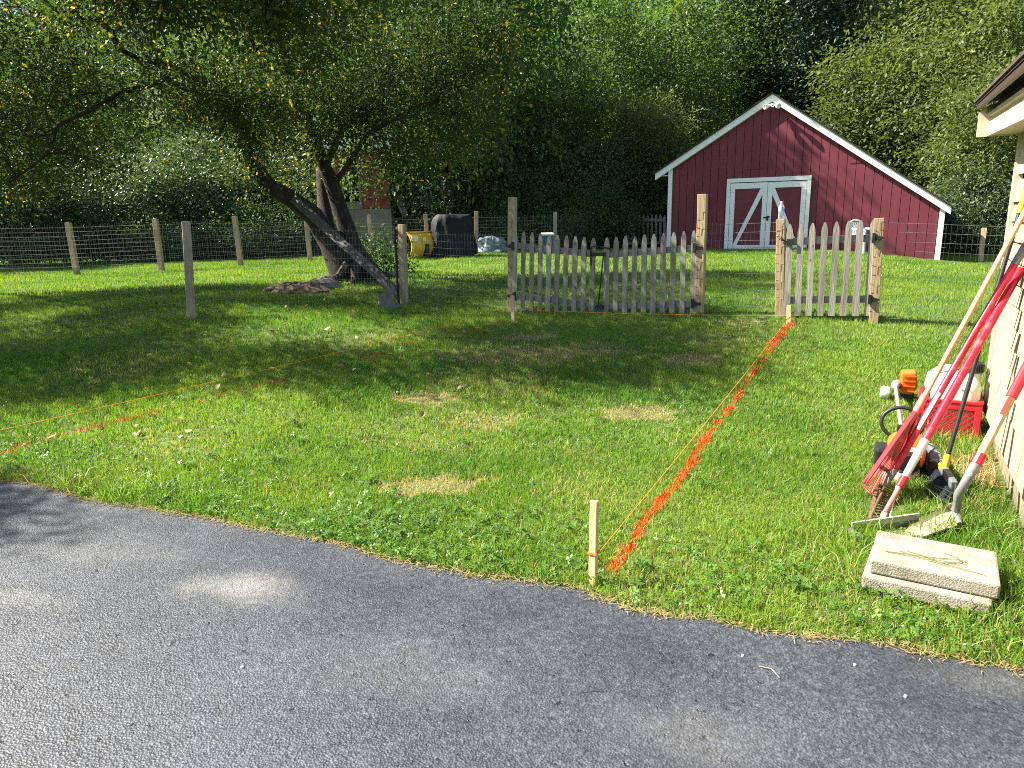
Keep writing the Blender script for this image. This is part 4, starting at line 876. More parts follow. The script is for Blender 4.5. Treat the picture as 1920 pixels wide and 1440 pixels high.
def fences():
    # four gate posts
    gpts = {}
    for key, (ub, vb, ut, vt, m, w, lab) in dict(
        L=(960, 592, 961, 370, 'oldpost', .10, 'tall pale square gate post left of the double picket gate'),
        M=(1311, 587, 1318, 364, 'post', .108, 'tall pale square gate post right of the double picket gate'),
        S=(1464, 592, 1464, 411, 'post', .098, 'shorter square post carrying the water bottle'),
        R=(1640, 592, 1649, 409, 'post', .10, 'shorter square post at the hinged side of the single picket gate')).items():
        b, t = gp(ub, vb), gp(ut, vt); b = V(b[0], b[1], float(zg(b[0], b[1]))-.12); gpts[key] = (b, t)
        o = thing('gate_post', lab, 'post', tuple(b+EZ*.12), 'square posts of the picket gates')
        post_mb(b, t, w, w).build('post', M[m], o, bevel=.004)
        # staples of cut fence wire curling on the post face
        mb = MB(); r2 = np.random.default_rng(len(lab))
        for q in range(11):
            z = .18+q*.105; c = b+(t-b)*min(.9, z/np.linalg.norm(t-b)+.06) - E2*(w/2+.003)
            mb.tube([c-E1*w*.48, c-E1*r2.uniform(0, .03)+EZ*r2.normal(0, .008)], .0016, 4)
            if q % 2 == 0: mb.tube([c+E1*.01, c+E1*.012+EZ*.09, c+E1*.035+EZ*.095], .0015, 4)
        mb.build('wire_end', M['wire'] if key in 'S' else M['blackiron'], o)
    # picket gates
    def picket(root, u, vt, vb, w, m):
        t = gp(u[0], vt, .03); b = gp(u[1], vb, .03); Z = t-b; Ln = np.linalg.norm(Z); Z /= Ln; X = E1-Z*np.dot(E1, Z); Y = -E2; w = w*rng.uniform(.93, 1.07); j = rng.normal(0, .004)
        poly = [b-X*w/2, b+X*w/2, b+X*w*.5+Z*(Ln-.11), b+X*w*.42+Z*(Ln-.06), b+X*w*.14+Z*Ln, b-X*w*.14+Z*Ln, b-X*w*.42+Z*(Ln-.06), b-X*w*.5+Z*(Ln-.11)]
        MB().prism([p+E2*(j+.0) for p in poly], -E2*.02).build('picket', M['picket'], root)
    cx = lambda x: x/4.364+920; cy_ = lambda y: y/4.364+340
    tops = [(205, 405), (272, 412), (342, 418), (410, 424), (483, 438), (552, 438), (625, 443), (697, 450), (768, 457), (845, 462), (953, 460), (1028, 455), (1105, 446), (1183, 452), (1260, 437), (1338, 432), (1418, 428), (1502, 415), (1582, 410), (1665, 403)]
    bots = [198, 262, 333, 402, 468, 540, 607, 682, 754, 824, 945, 1020, 1096, 1172, 1250, 1327, 1405, 1484, 1565, 1652]
    for leaf, (i0, i1, lab, hu) in enumerate(((0, 10, 'left leaf of the grey double picket gate sagging to the middle', 'L'), (10, 20, 'right leaf of the grey double picket gate hung on the tall sunny post', 'M'))):
        p = gp(cx(tops[i0][0]), 592); root = thing('picket_gate', lab, 'gate', (p[0], p[1], float(zg(p[0], p[1]))), 'grey picket gates')
        for k in range(i0, i1): picket(root, (cx(tops[k][0]), cx(bots[k])), cy_(tops[k][1]), cy_(1108), .068, 'picket')
        for (a, b) in ((((212, 525), (862, 600)), ((215, 945), (835, 1012))) if leaf == 0 else (((935, 602), (1668, 545)), ((925, 1022), (1655, 1002)))):
            A_, B_ = gp(cx(a[0]), cy_(a[1]), .0), gp(cx(b[0]), cy_(b[1]), .0); MB().bar(A_+E2*.0, B_+E2*.0, .085 if a[1] < 800 else .075, .032, side=EZ).build('rail', M['rail'], root)
        for (hx, hy) in (((150, 530), (165, 938)) if leaf == 0 else ((1705, 545), (1690, 1002))):
            c = gp(cx(hx), cy_(hy), .065); mb = MB(); sg = 1 if leaf == 0 else -1
            mb.prism([c-E1*.05*sg+EZ*.012, c+E1*.05*sg+EZ*.03, c+E1*.05*sg-EZ*.03, c-E1*.05*sg-EZ*.012], -E2*.008); mb.box(c+E1*.055*sg, (.03, .03, .11), (E1, E2, EZ)); mb.tube([c+E1*.07*sg+EZ*.06, c+E1*.07*sg-EZ*.06], .012, 8)
            mb.build('hinge', M['blackiron'], root)
        if leaf == 0:
            c = gp(cx(880), cy_(597), .06); MB().box(c, (.20, .02, .05), (E1, E2, EZ)).build('latch', M['blackiron'], root)
    # black hook rod standing at the gate middle
    b = gp(cx(872), cy_(1085), .07); o = thing('hook_rod', 'black hooked rod with a blue foot leaning against the meeting of the double gate', 'rod', tuple(b))
    MB().tube([gp(cx(880), cy_(1010), .075), gp(cx(905), cy_(770), .075), gp(cx(922), cy_(610), .075)], .010, 8).build('shaft', M['blackiron'], o)
    MB().tube([gp(cx(820), cy_(690), .075), gp(cx(818), cy_(560), .08), gp(cx(830), cy_(532), .08), gp(cx(900), cy_(535), .08), gp(cx(965), cy_(548), .075), gp(cx(990), cy_(575), .075)], .011, 8).build('hook', M['blackiron'], o, smooth=True)
    MB().box(gp(cx(888), cy_(1025), .075), (.12, .03, .05), (E1, E2, EZ)).build('clamp', M['blk'], o)
    MB().box(gp(cx(873), cy_(1075), .075), (.10, .035, .12), (E1, E2, EZ)).build('foot', M['bluebin'], o, bevel=.006)
    # single gate
    dx = lambda x: x/4.364+1320
    T = [(705, 350), (795, 350), (890, 341), (992, 336), (1088, 330), (1188, 323), (1282, 319), (1388, 311)]; Bx = [678, 765, 855, 950, 1043, 1138, 1238, 1338]
    p = gp(dx(690), 592); root = thing('picket_gate', 'single grey picket gate standing alone at the right between two short posts', 'gate', (p[0], p[1], float(zg(p[0], p[1]))), 'grey picket gates')
    for (x, y), bx in zip(T, Bx): picket(root, (dx(x), dx(bx)), cy_(y), cy_(1100), .074, 'picket')
    for a, b in (((690, 494), (1400, 462)), ((680, 972), (1370, 962))): MB().bar(gp(dx(a[0]), cy_(a[1])), gp(dx(b[0]), cy_(b[1])), .085, .03, side=EZ).build('rail', M['rail'], root)
    for hx, hy in ((1425, 463), (1390, 968)):
        c = gp(dx(hx), cy_(hy), .065); mb = MB(); mb.prism([c+E1*.06+EZ*.01, c-E1*.04+EZ*.03, c-E1*.04-EZ*.03, c+E1*.06-EZ*.01], -E2*.008); mb.box(c-E1*.045, (.03, .03, .11), (E1, E2, EZ)); mb.build('hinge', M['blackiron'], root)
    c0, c1 = gp(dx(628), cy_(478), .07), gp(dx(700), cy_(497), .06); mb = MB(); mb.tube([c0, c1], .008, 8); mb.box(c1, (.06, .03, .07), (E1, E2, EZ)); mb.tube([c0-E1*.02, c0+EZ*.03, c0+E1*.03], .009, 8); mb.build('latch', M['blackiron'], root)
    # near left wire fence
    P7b, P7t = leaned(757, 574, 754, 421); P7 = gp(757, 574); 
    fb = V(P7[0], P7[1], float(zg(P7[0], P7[1]))); ft = gp(754, 421)
    q345b, q345t = leaned(358, 598, 349, 417)
    far = ground(-60, 640)
    root = thing('wire_fence', 'near wire mesh fence on rough posts running in front of the apple tree', 'fence', tuple(fb))
    post_mb(fb-EZ*.1, ft, .10, .10).build('post', M['oldpost'], root, bevel=.005, label='squat greyed post with a chamfered top')
    post_mb(q345b, q345t, .105, .115, (V(.9, .44, 0), V(-.44, .9, 0), EZ)).build('post', M['oldpost'], root, bevel=.005)
    mb = MB(); L0 = gpts['L'][0]
    for a, b in ((L0[:2], fb[:2]), (fb[:2], q345b[:2]), (q345b[:2], far[:2])): wires(mb, a, b, 0, 0, 1.16, r=.0012)
    mb.build('wire_mesh', M['wire'], root)
    # between the gates and right of the gates
    S, Mi, R = gpts['S'][0], gpts['M'][0], gpts['R'][0]
    root = thing('wire_fence', 'short wire mesh panel between the two picket gates', 'fence', tuple(Mi)); mb = MB(); wires(mb, Mi[:2]+E2[:2]*.05, S[:2]+E2[:2]*.05, 0, 0, 1.15, hs=.1016, r=.0015); mb.build('wire_mesh', M['wire'], root)
    root = thing('wire_fence', 'wire mesh fence from the single gate towards the house wall', 'fence', tuple(R)); mb = MB()
    e = gp(1935, 590); wires(mb, R[:2]+E2[:2]*.05, e[:2]+E2[:2]*.05, 0, 0, 1.14, r=.0015); mb.build('wire_mesh', M['wire'], root)
    post_mb(V(e[0], e[1], float(zg(e[0], e[1]))-.1), V(e[0], e[1], float(zg(e[0], e[1]))+1.2), .09, .09).build('post', M['post'], root)
    # back fence
    spec = [(146, 520, 128, 418), (304, 513, 291, 411), (452, 498, 440, 406), (582, 490, 574, 408), (699, 478, 692, 402), (803, 480, 798, 402), (893, 478, 893, 397), (1041, 470, 1041, 398)]
    g0 = leaned(*spec[0])[0]; root = thing('wire_fence', 'far wire mesh fence on pale square posts along the wood edge', 'fence', tuple(g0))
    bases = []
    Ds = [17.2, 17.6, 19.2, 20.6, 22.4, 22.2, 21.8, 22.6]
    for (ub, vb, ut, vt), D in zip(spec, Ds):
        b = depth(ub, vb, D); b[2] = float(zg(b[0], b[1])); t = depth(ut, vt, D+.02); bases.append(b); post_mb(b-EZ*.1, t, .115, .115, (V(1, 0, 0), V(0, 1, 0), EZ)).build('post', M['post'] if ub < 1000 else M['oldpost'], root, bevel=.004)
    b0 = bases[0]+V(-3, -1.2, 0); endp = BARN_P + E1*(-3.2) + E2*1.2
    mb = MB(); chain = [b0]+bases+[V(endp[0]-2.2, endp[1]+.3, 0)]
    for a, b in zip(chain, chain[1:]): wires(mb, a[:2], b[:2], 0, 0, 1.2, r=.0013)
    mb.build('wire_mesh', M['wire'], root)
    b0_ = leaned(1838, 492, 1845, 428); o = thing('fence_post', 'short pale post in the shade behind the fence right of the barn', 'post', tuple(b0_[0])); post_mb(b0_[0], b0_[1], .12, .12).build('post', M['post'], o)
    # old picket panel beside the barn
    pb = BARN_P+E1*(-3.2)+E2*1.0
    hp = lambda u, v, o=0: plane(u, v, pb-E2*o, E2)
    c = hp(1186, 465); root = thing('picket_fence', 'far grey picket fence panel between the wood and the barn corner', 'fence', tuple(c))
    ex = lambda x: x/4.364+920
    for k in range(7):
        x = 1218+k*34.5; b = hp(ex(x-3), cy_(520)); t = hp(ex(x), cy_(268+rng.uniform(-6, 6))); w = .085
        MB().prism([b-E1*w/2, b+E1*w/2, t+E1*w/2-EZ*.1, t, t-E1*w/2-EZ*.1], -E2*.02).build('picket', M['picket'], root)
    for y in (316, 502): MB().bar(hp(ex(1180), cy_(y), .03), hp(ex(1432), cy_(y), .03), .09, .06, side=EZ).build('rail', M['rail'], root)
    post_mb(hp(ex(1160), cy_(530)), hp(ex(1160), cy_(246)), .13, .13).build('post', M['oldpost'], root)
    return gpts, hp, pb
GP, hp_, PB = fences()

# ------------------------------------------------------------------ house corner
def house():
    O = WALL_P.copy(); AX = (E1, E2, EZ)
    L = lambda d, s, z: O + E1*d + E2*s + EZ*z           # d into the wall, s away from the camera, z up
    root = thing('house', 'cream shingled house corner with boxed eave at the right', 'house', (O[0], O[1], 0))
    LEN = 3.2
    MB().box(L(1.53, -LEN/2-.03, 1.30), (3.0, LEN, 2.1), AX).build('wall', M['cream_dark'], root)
    MB().box(L(1.56, -LEN/2-.05, .06), (3.0, LEN, .40), AX).build('foundation', M['skirt'], root)
    for k in range(14): MB().box(L(.048, -.13-.225*k, .04), (.02, .217, .40), AX).build('foundation_board', M['skirt'], root)
    MB().box(L(-.006, -.045, 1.16), (.045, .09, 1.86), AX).build('corner_board', M['cream_trim'], root)
    MB().box(L(.065, -.012, 1.16), (.09, .03, 1.86), AX).build('corner_board', M['cream_trim'], root)
    # shingle courses, each shingle its own board lapping the one below
    z = .235; c = 0; r = np.random.default_rng(12)
    while z < 1.74:
        s = -.092 - (0 if c % 2 else .0); h = .225 if c == 0 else .118
        while s > -LEN+.3:
            w = r.uniform(.085, .19)*(1.6 if s < -1.6 else 1)
            if c == 0: w = .5
            d = r.uniform(0, .003); p = L(.0, s-w/2+.0, z); g = r.uniform(.003, .006); zz = z+r.normal(0, .002); up = h+.02
            mb = MB(); a0, a1 = s-g/2, s-w+g/2
            mb.prism([L(-.024-d, a0, zz), L(-.024-d, a1, zz), L(-.003-d*.3, a1, zz+up), L(-.003-d*.3, a0, zz+up)], E1*.019)
            mb.build('shingle', M['cream'], root); s -= w
        z += h; c += 1
    # the near end of the house, clad the same way
    z = .235
    while z < 2.2:
        for k in range(5):
            d0 = .02+.6*k; zz = z+r.normal(0, .002); mb = MB(); s_ = -LEN-.034
            mb.prism([L(d0, s_-.022, zz), L(d0+.594, s_-.022, zz), L(d0+.594, s_-.004, zz+.145), L(d0, s_-.004, zz+.145)], E2*.016); mb.build('siding_board', M['cream'], root)
        z += .125
    MB().box(L(.03, -LEN-.055, 1.16), (.10, .05, 1.86), AX).build('corner_board', M['cream_trim'], root)
    # boxed eave, settling slightly towards the camera
    TX = (E1, (E2+EZ*.039)/np.linalg.norm(E2+EZ*.039), np.cross(E1, E2+EZ*.039)/np.linalg.norm(E2+EZ*.039))
    Le = lambda d, s, z: L(d, s, z+.039*s)
    ev = lambda prof, s0, s1: MB().prism([Le(d, s0, z) for d, z in prof], (E2+EZ*.039)*(s1-s0))
    MB().box(L(-.004, -LEN/2-.06, 1.945), (.02, LEN, .27), AX).build('frieze_board', M['cream_trim'], root)
    ev([(-.18, 2.070), (.02, 2.070), (.02, 2.086), (-.18, 2.086)], .0, -LEN).build('soffit', M['cream_trim'], root)
    ev([(-.200, 2.064), (-.178, 2.064), (-.178, 2.150), (-.200, 2.150)], .0, -LEN).build('fascia', M['cream_trim'], root)
    ev([(-.178, 2.150), (-.150, 2.150), (-.150, 2.186), (-.178, 2.186)], .0, -LEN).build('cove', M['cream_trim'], root)
    ev([(-.206, 2.186), (-.145, 2.186), (-.145, 2.204), (-.212, 2.204)], .0, -LEN).build('crown_moulding', M['cream_trim'], root)
    ev([(-.178, 2.204), (-.145, 2.204), (-.145, 2.262), (-.178, 2.262)], .0, -LEN).build('frieze_painted_shade', M['brown'], root)  # dark brown here paints in the shade under the roof overhang
    ev([(-.258, 2.062), (.005, 2.062), (.005, 2.262), (-.20, 2.262), (-.258, 2.215)], .02, .0).build('eave_return', M['cream_trim'], root)
    ev([(-.258, 1.99+.072), (.005, 2.062), (.005, 2.262), (-.20, 2.262), (-.258, 2.215)], -LEN, -LEN-.02).build('eave_return', M['cream_trim'], root)
    ev([(-.272, 2.236), (-.252, 2.236), (-.252, 2.268), (-.272, 2.268)], .04, -LEN).build('drip_edge', M['brown'], root)
    k = .13
    rf = ev([(-.278, 2.270), (1.6, 2.270+1.878*k), (1.6, 2.288+1.878*k), (-.278, 2.288)], .05, -LEN).build('roof', M['roof'], root)
    for q in range(14):
        a = -.288+.14*q; ev([(a, 2.284+k*(a+.278)), (a+.16, 2.284+k*(a+.438)), (a+.16, 2.291+k*(a+.438)), (a, 2.300+k*(a+.278))], .056, -LEN).build('shingle_course', M['roof'], rf)
house()

# ------------------------------------------------------------------ things beyond the fence
def shed():
    D = 25.; u = lambda a, b, d=0: depth(a, b, D+d)
    O = u(735, 470); O[2] = float(zg(O[0], O[1])); AX = (V(1, 0, 0), V(0, 1, 0), EZ)
    x0, x1 = u(620, 400)[0], u(736, 400)[0]; y = O[1]; z = lambda v: u(700, v)[2]
    root = thing('shed', 'weathered shed with flaking red upper wall and grey plywood base behind the apple tree', 'shed', tuple(O))
    B = lambda xa, xb, za, zb, yy, d: MB().box(((xa+xb)/2, yy+d/2, (za+zb)/2), (xb-xa, d, zb-za))
    zb = O[2]-.1; B(x0, x1, zb, z(392), y, 2.2).build('base_wall', M['shed_grey'], root)
    xa = u(684, 400)[0]; xm = u(652, 400)[0]
    B(xa, x1-.01, z(391), z(285), y+.01, .12).build('wall', M['shed_red'], root)
    B(x0, xm-.05, z(391), z(300), y+.01, .12).build('wall', M['shed_red'], root)
    B(x0, xa, z(392), z(378), y-.03, .1).build('sill', M['shed_grey'], root); B(x0, x1, z(300), z(285), y-.005, .1).build('lintel', M['shed_red'], root)
    B(x0, x1, z(392), z(287), y+1.2, .05).build('shade_panel', M['dark'], root)  # near-black sheet, its colour stands in for the unlit inside behind the openings
    B(xa-.09, xa-.01, z(380), z(300), y-.02, .09).build('window_frame', M['shed_grey'], root)
    B(x1-.1, x1-.02, z(391), z(290), y+.14, 2.0).build('side_wall', M['shed_red'], root)
    B(x0-.1, x1+.15, z(284), z(262), y-.2, 2.7).build('roof', M['white'], root)
    MB().bar(u(733, 345, .2), u(760, 404, -.2), .22, .05, side=V(1, 0, .3)).build('brace_board', M['shed_grey'], root)
shed()
def plow():
    D = 20.5; O = depth(790, 490, D); O[2] = float(zg(O[0], O[1])); root = thing('snow_plow', 'curved yellow snow plow blade standing on the grass beside the black covered machine', 'plow', tuple(O))
    a = depth(764, 470, D-.3); b = depth(822, 470, D+.6); a[2] = b[2] = 0; d = (b-a); Ln = np.linalg.norm(d); d /= Ln; nrm = np.cross(EZ, d); 
    if nrm[1] > 0: nrm = -nrm
    z0 = O[2]+.02; H = .74
    prof = [(.04+.17*math.sin(math.pi*min(1, t*1.0))*1.0, t*H) for t in np.linspace(0, 1, 11)]   # convex back towards the camera
    prof[-1] = (.0, H); sec = [a+nrm*p+EZ*(z0+q) for p, q in prof]; inner = [p-nrm*.03 for p in reversed(sec)]
    MB().prism(sec+inner, d*Ln).build('blade', M['plow'], root, smooth=True)
    for t in (.02, .33, .62, .93):
        s2 = [a+d*(Ln*t)+nrm*(p+.035)+EZ*(z0+q) for p, q in prof]; MB().prism(s2+[p-nrm*.05 for p in reversed(s2)], d*.035).build('rib', M['plow'], root)
    MB().bar(a+EZ*(z0+H+.01), b+EZ*(z0+H+.01), .06, .03, side=nrm).build('top_rail', M['plow'], root)
    MB().box(a+d*Ln*.47+nrm*.17+EZ*(z0+.24), (.14, .12, .34), (d, nrm, EZ)).build('push_bracket', M['blk'], root)
    for t, z, w in ((.12, .58, .22), (.42, .52, .12)):
        MB().box(a+d*Ln*t+nrm*(.178)+EZ*(z0+z), (w, .012, .15), (d, nrm, EZ)).build('sticker', M['label_white'], root)
plow()
def covered():
    D = 20.6; O = depth(850, 490, D); O[2] = float(zg(O[0], O[1])); root = thing('covered_machine', 'small machine under a draped black cover beside the yellow plow', 'covered machine', tuple(O))
    pz = lambda v: depth(850, v, D)[2]; z0, z1 = pz(482), pz(403); n = 44; rows = 16; r = np.random.default_rng(8); mb = MB()
    cx_, cy0 = O[0], O[1]+.45
    for i in range(rows+1):
        t = i/rows; z = z0+(z1-z0)*t
        for j in range(n):
            a = 2*math.pi*j/n; ca, sa = math.cos(a), math.sin(a); q = (abs(ca)**3.2+abs(sa)**3.2)**(-1/3.2)
            w = .66-.10*t-.05*max(0, t-.8)*6; dy = .50-.14*t
            fold = 1+(.085*(1-t*.6))*math.sin(7*a+2.2*math.sin(3*t+a))+.04*math.sin(15*a+5*t)+.03*math.sin(9*t+4*a)
            x = w*ca*q*fold; yy = dy*sa*q*fold
            zz = z + (.05*math.sin(3*a+1)+.03*math.sin(7*a) if i == 0 else 0) + (.02*math.sin(2*a) if i == rows else 0)
            if i == rows: x *= .93; yy *= .9
            mb.v.append((cx_+x-.05*(1-t), cy0+yy, zz))
    for i in range(rows):
        for j in range(n): a = i*n+j; b = i*n+(j+1) % n; mb.f.append((a, b, b+n, a+n))
    k = len(mb.v); mb.v.append((cx_, cy0, z1+.02))
    for j in range(n): mb.f.append((rows*n+j, rows*n+(j+1) % n, k))
    mb.build('cover', M['tarp'], root, smooth=True)
    g = O[2]
    MB().box((cx_, cy0, g+.1), (1.05, .7, .14)).build('chassis', M['rust'], root)
    MB().box((cx_-.62, cy0-.1, g+.10), (.55, .35, .12)).build('hitch', M['rust'], root)
    for sx in (-1, 1):
        w = MB().lathe((cx_+sx*.42, cy0-.2, g+.13), [(.0, -.05), (.13, -.05), (.14, -.02), (.14, .02), (.13, .05), (0, .05)], 18, ax=(V(0, 1, 0), EZ, V(1, 0, 0))); w.build('wheel', M['blk'], root, smooth=True)
covered()
def gz_(p, dz): return V(p[0], p[1], float(zg(p[0], p[1]))+dz)
def oddments():
    # pale heap of netting
    D = 23.4; c = depth(922, 452, D); c[2] = float(zg(c[0], c[1])); mb = MB(); r = np.random.default_rng(4); n = 16; k = len(mb.v)
    for i in range(6):
        for j in range(n):
            a = 2*math.pi*j/n; t = i/5; rr = (1-t**2)**.5 if t < 1 else .03; f = 1+.28*r.uniform(-1, 1)
            mb.v.append((c[0]+.55*rr*math.cos(a)*f, c[1]+.4*rr*math.sin(a)*f, c[2]-.05+.55*t*(1+.25*r.uniform(-1, 1))))
    for i in range(5):
        for j in range(n): a = i*n+j; b = i*n+(j+1) % n; mb.f.append((a, b, b+n, a+n))
    o = mb.build('tarpaulin', noisy('pale_blue_tarpaulin', (.07, .11, .12), (.20, .27, .28), scale=5, rough=.5, bump=.5), None, smooth=True); tag(o, 'crumpled pale blue tarpaulin heap behind the fence right of the covered machine', 'tarpaulin')
    # blue bin
    D = 21.5; c = depth(1026, 458, D); c[2] = float(zg(c[0], c[1])); top = depth(1026, 437, D)[2]; h = top-c[2]
    o = thing('bin', 'blue bin with a white lid in the shade behind the double gate', 'bin', tuple(c)); MB().lathe(c, [(0, 0), (.15, 0), (.19, h-.06), (0, h-.06)], 16, power=6).build('body', M['bluebin'], o)
    MB().lathe(c+EZ*(h-.06), [(0, 0), (.21, 0), (.21, .05), (.17, .07), (0, .07)], 16, power=6).build('lid', M['chair'], o)
    # bucket hung on the far post
    b = hp_(1180, 458, .25); t = hp_(1180, 421, .25); h = np.linalg.norm(t-b); o = thing('bucket', 'white bucket with black handle hung on the far picket post', 'bucket', tuple(b))
    MB().lathe(b, [(0, 0), (.16, 0), (.205, h-.02), (.215, h-.02), (.215, h), (.19, h), (.15, .02), (0, .02)], 22).build('body', M['bucket'], o, smooth=True)
    MB().tube([b-E1*.2+EZ*(h*.66)-E2*.09, b-E1*.12+EZ*h*.72-E2*.19, b+EZ*h*.70-E2*.225, b+E1*.12+EZ*h*.72-E2*.19, b+E1*.2+EZ*(h*.63)-E2*.09], .017, 6).build('handle', M['blk'], o, smooth=True)
    # resin chair by the barn
    g = plane(1618, 489, BARN_P-E2*1.1+E1*0, E2); s = ground(1618, 487); s = BARN_P-E2*1.15; c = plane(1618, 480, s, E2); c[2] = float(zg(c[0], c[1])); o = thing('garden_chair', 'white resin garden chair in front of the barn wall behind the single gate', 'chair', tuple(c))
    f = E1*.75-E2*.66; f /= np.linalg.norm(f); q = V(-f[1], f[0], 0)
    def P(a, b_, z): return c+q*a+f*b_+EZ*z
    MB().box(P(0, 0, .41), (.46, .44, .03), (q, f, EZ)).build('seat', M['chair'], o, bevel=.01)
    for k in range(6): x = -.19+.076*k; MB().bar(P(x, -.22, .43), P(x*1.08, -.34, .86), .05, .016, side=q).build('back_slat', M['chair'], o)
    MB().tube([P(-.24, -.35, .84), P(-.12, -.365, .90), P(0, -.37, .915), P(.12, -.365, .90), P(.24, -.35, .84)], .022, 8).build('back_rim', M['chair'], o, smooth=True)
    for sx in (-1, 1):
        MB().tube([P(sx*.25, -.29, .68), P(sx*.28, -.05, .67), P(sx*.27, .2, .65), P(sx*.25, .25, .60)], .025, 8).build('armrest', M['chair'], o, smooth=True)
        MB().bar(P(sx*.27, .27, 0), P(sx*.24, .22, .62), .05, .03, side=q).build('leg', M['chair'], o); MB().bar(P(sx*.26, -.34, 0), P(sx*.24, -.26, .68), .05, .03, side=q).build('leg', M['chair'], o)
    # silvered plank leaning through the apple tree
    a = depth(549, 372, 13.7); b = depth(744, 533, 12.2); b[2] = float(zg(b[0], b[1]))+.03
    o = MB().bar(a, b, .16, .045, side=V(.3, .5, 1)).build('plank', M['plank'], None, bevel=.004); tag(o, 'long silvered plank leaning across the forked apple trunks', 'plank')
    # dark crooked stick beside the squat post
    o = MB().tube([ground(748, 574)-EZ*.05, gp(745, 530, .05), gp(743, 480, .03), gp(740, 440, .05), gp(741, 424, .04)], [.02, .022, .02, .016, .01], 7).build('stick', M['bark'], None, smooth=True); tag(o, 'dark crooked stick propped against the squat fence post', 'stick')
    b = V(*APPLE['_o']); rt = MB(); r = np.random.default_rng(31)
    for a in (2.6, 3.3, 4.1, 4.8, 5.5, 6.1, .4):
        d = V(math.cos(a), math.sin(a), 0); q = b + d*.25; ln = r.uniform(.5, .85); rt.tube([gz_(q, .32), gz_(q+d*ln*.35, .10), gz_(q+d*ln*.75, .02), gz_(q+d*ln*1.1, -.06)], [.10, .085, .06, .03], 7)
    ro = rt.build('roots', M['bark'], APPLE, smooth=True)
    # stones
    def stone(u, v, size, lab, seed, tall=1.0, slab=False):
        g = ground(u, v); r = np.random.default_rng(seed); mb = MB(); n = 10; rows = 6
        for i in range(rows+1):
            t = i/rows; rr = math.sin(math.pi*(.12+.83*t)) if not slab else 1-.25*t
            for j in range(n): a = 2*math.pi*j/n; f = 1+.16*r.uniform(-1, 1); mb.v.append((g[0]+size[0]*rr*math.cos(a)*f, g[1]+size[1]*rr*math.sin(a)*f, g[2]-.06+size[2]*t*(1+.12*r.uniform(-1, 1)*(t > .8)) + (.25*size[2]*math.cos(a)*t if slab else 0)))
        for i in range(rows):
            for j in range(n): a = i*n+j; b = i*n+(j+1) % n; mb.f.append((a, b, b+n, a+n))
        mb.f.append(tuple(rows*n+j for j in range(n))); o = mb.build('stone', M['stone'], None, smooth=False, bevel=.004); tag(o, lab, 'stone')
    stone(724, 578, (.15, .06, .30), 'pale upright stone on the lawn left of the squat post', 1, slab=True)
    stone(741, 577, (.10, .09, .15), 'smaller grey stone between the pale upright stone and the squat post', 2)
    stone(606, 540, (.34, .28, .26), 'rounded mossy stone at the left foot of the apple trunk', 3)
    stone(745, 520, (.2, .2, .22), 'dark stone hidden in the weeds right of the apple trunk', 5)
    # heap of mulch
    g = ground(552, 549); mb = MB(); r = np.random.default_rng(6); n = 18
    for i in range(5):
        for j in range(n): a = 2*math.pi*j/n; t = i/4; rr = math.cos(t*1.4); f = 1+.15*r.uniform(-1, 1); mb.v.append((g[0]+.62*rr*math.cos(a)*f, g[1]+.42*rr*math.sin(a)*f, g[2]-.04+.20*math.sin(t*1.55)*(1+.2*r.uniform(-1, 1))))
    for i in range(4):
        for j in range(n): a = i*n+j; b = i*n+(j+1) % n; mb.f.append((a, b, b+n, a+n))
    mb.f.append(tuple(4*n+j for j in range(n))); o = mb.build('mulch_heap', M['mulch'], None); tag(o, 'low heap of old bark and leaves left of the apple trunk', 'heap')
    # suckers at the trunk foot, goldenrod by the barn
    def suckers():
        c = ground(712, 512); root = thing('sapling', 'leafy suckers sprawling at the right foot of the apple trunk', 'plant', tuple(c)); r = np.random.default_rng(19); st = MB(); lc = []
        for k in range(26):
            p = c+V(r.uniform(-.5, .45), r.uniform(-.5, .1), 0); h = r.uniform(.25, 1.15)*(1 if p[0] < c[0]+.1 else .55); t = p+V(r.normal(.08, .2), r.normal(-.05, .15), h); m = (p+t)/2+r.normal(0, .05, 3)
            st.tube([p, m, t], [.010, .007, .004], 4, cap=False); lc += [p*(1-q)+t*q+r.normal(0, .05, 3) for q in r.uniform(.25, 1.05, 4)]
        st.build('stems', M['bark'], root)
        v, f, t = leaves(np.array(lc), 13, .085, .10, 3, flat=.9); o = bpy.data.objects.new('leaves', rawmesh('leaves', v-c, f, M['fern_leaf'], tint=t)); COL.objects.link(o); o.parent = root
    suckers()
    def goldenrod():
        c = PB+E1*(-.55)+E2*1.2; c[2] = float(zg(c[0], c[1])); root = thing('goldenrod', 'clump of yellow goldenrod flowering behind the far picket panel', 'plant', tuple(c)); r = np.random.default_rng(9); st = MB(); tips = []
        for k in range(46):
            p = c+V(r.normal(0, .42), r.normal(0, .35), 0); h = r.uniform(1.1, 1.75); t = p+V(r.normal(0, .08), r.normal(0, .08), h); st.tube([p, (p+t)/2+r.normal(0, .02, 3), t], [.008, .007, .004], 4, cap=False); tips.append((p, t))
        st.build('stems', M['bark'], root)
        lc = np.array([p*(1-q)+t*q for p, t in tips for q in (.25, .4, .55, .7, .85)])
        v, f, t = leaves(lc, 12, .09, .10, 3); o = bpy.data.objects.new('leaves', rawmesh('leaves', v-c, f, M['fern_leaf'], tint=t)); COL.objects.link(o); o.parent = root
        v, f, t = leaves(np.array([t for p, t in tips]), 60, .07, .035, 4, flat=1.3); o = bpy.data.objects.new('flowers', rawmesh('flowers', v-c, f, M['gold'], tint=t)); COL.objects.link(o); o.parent = root
    goldenrod()
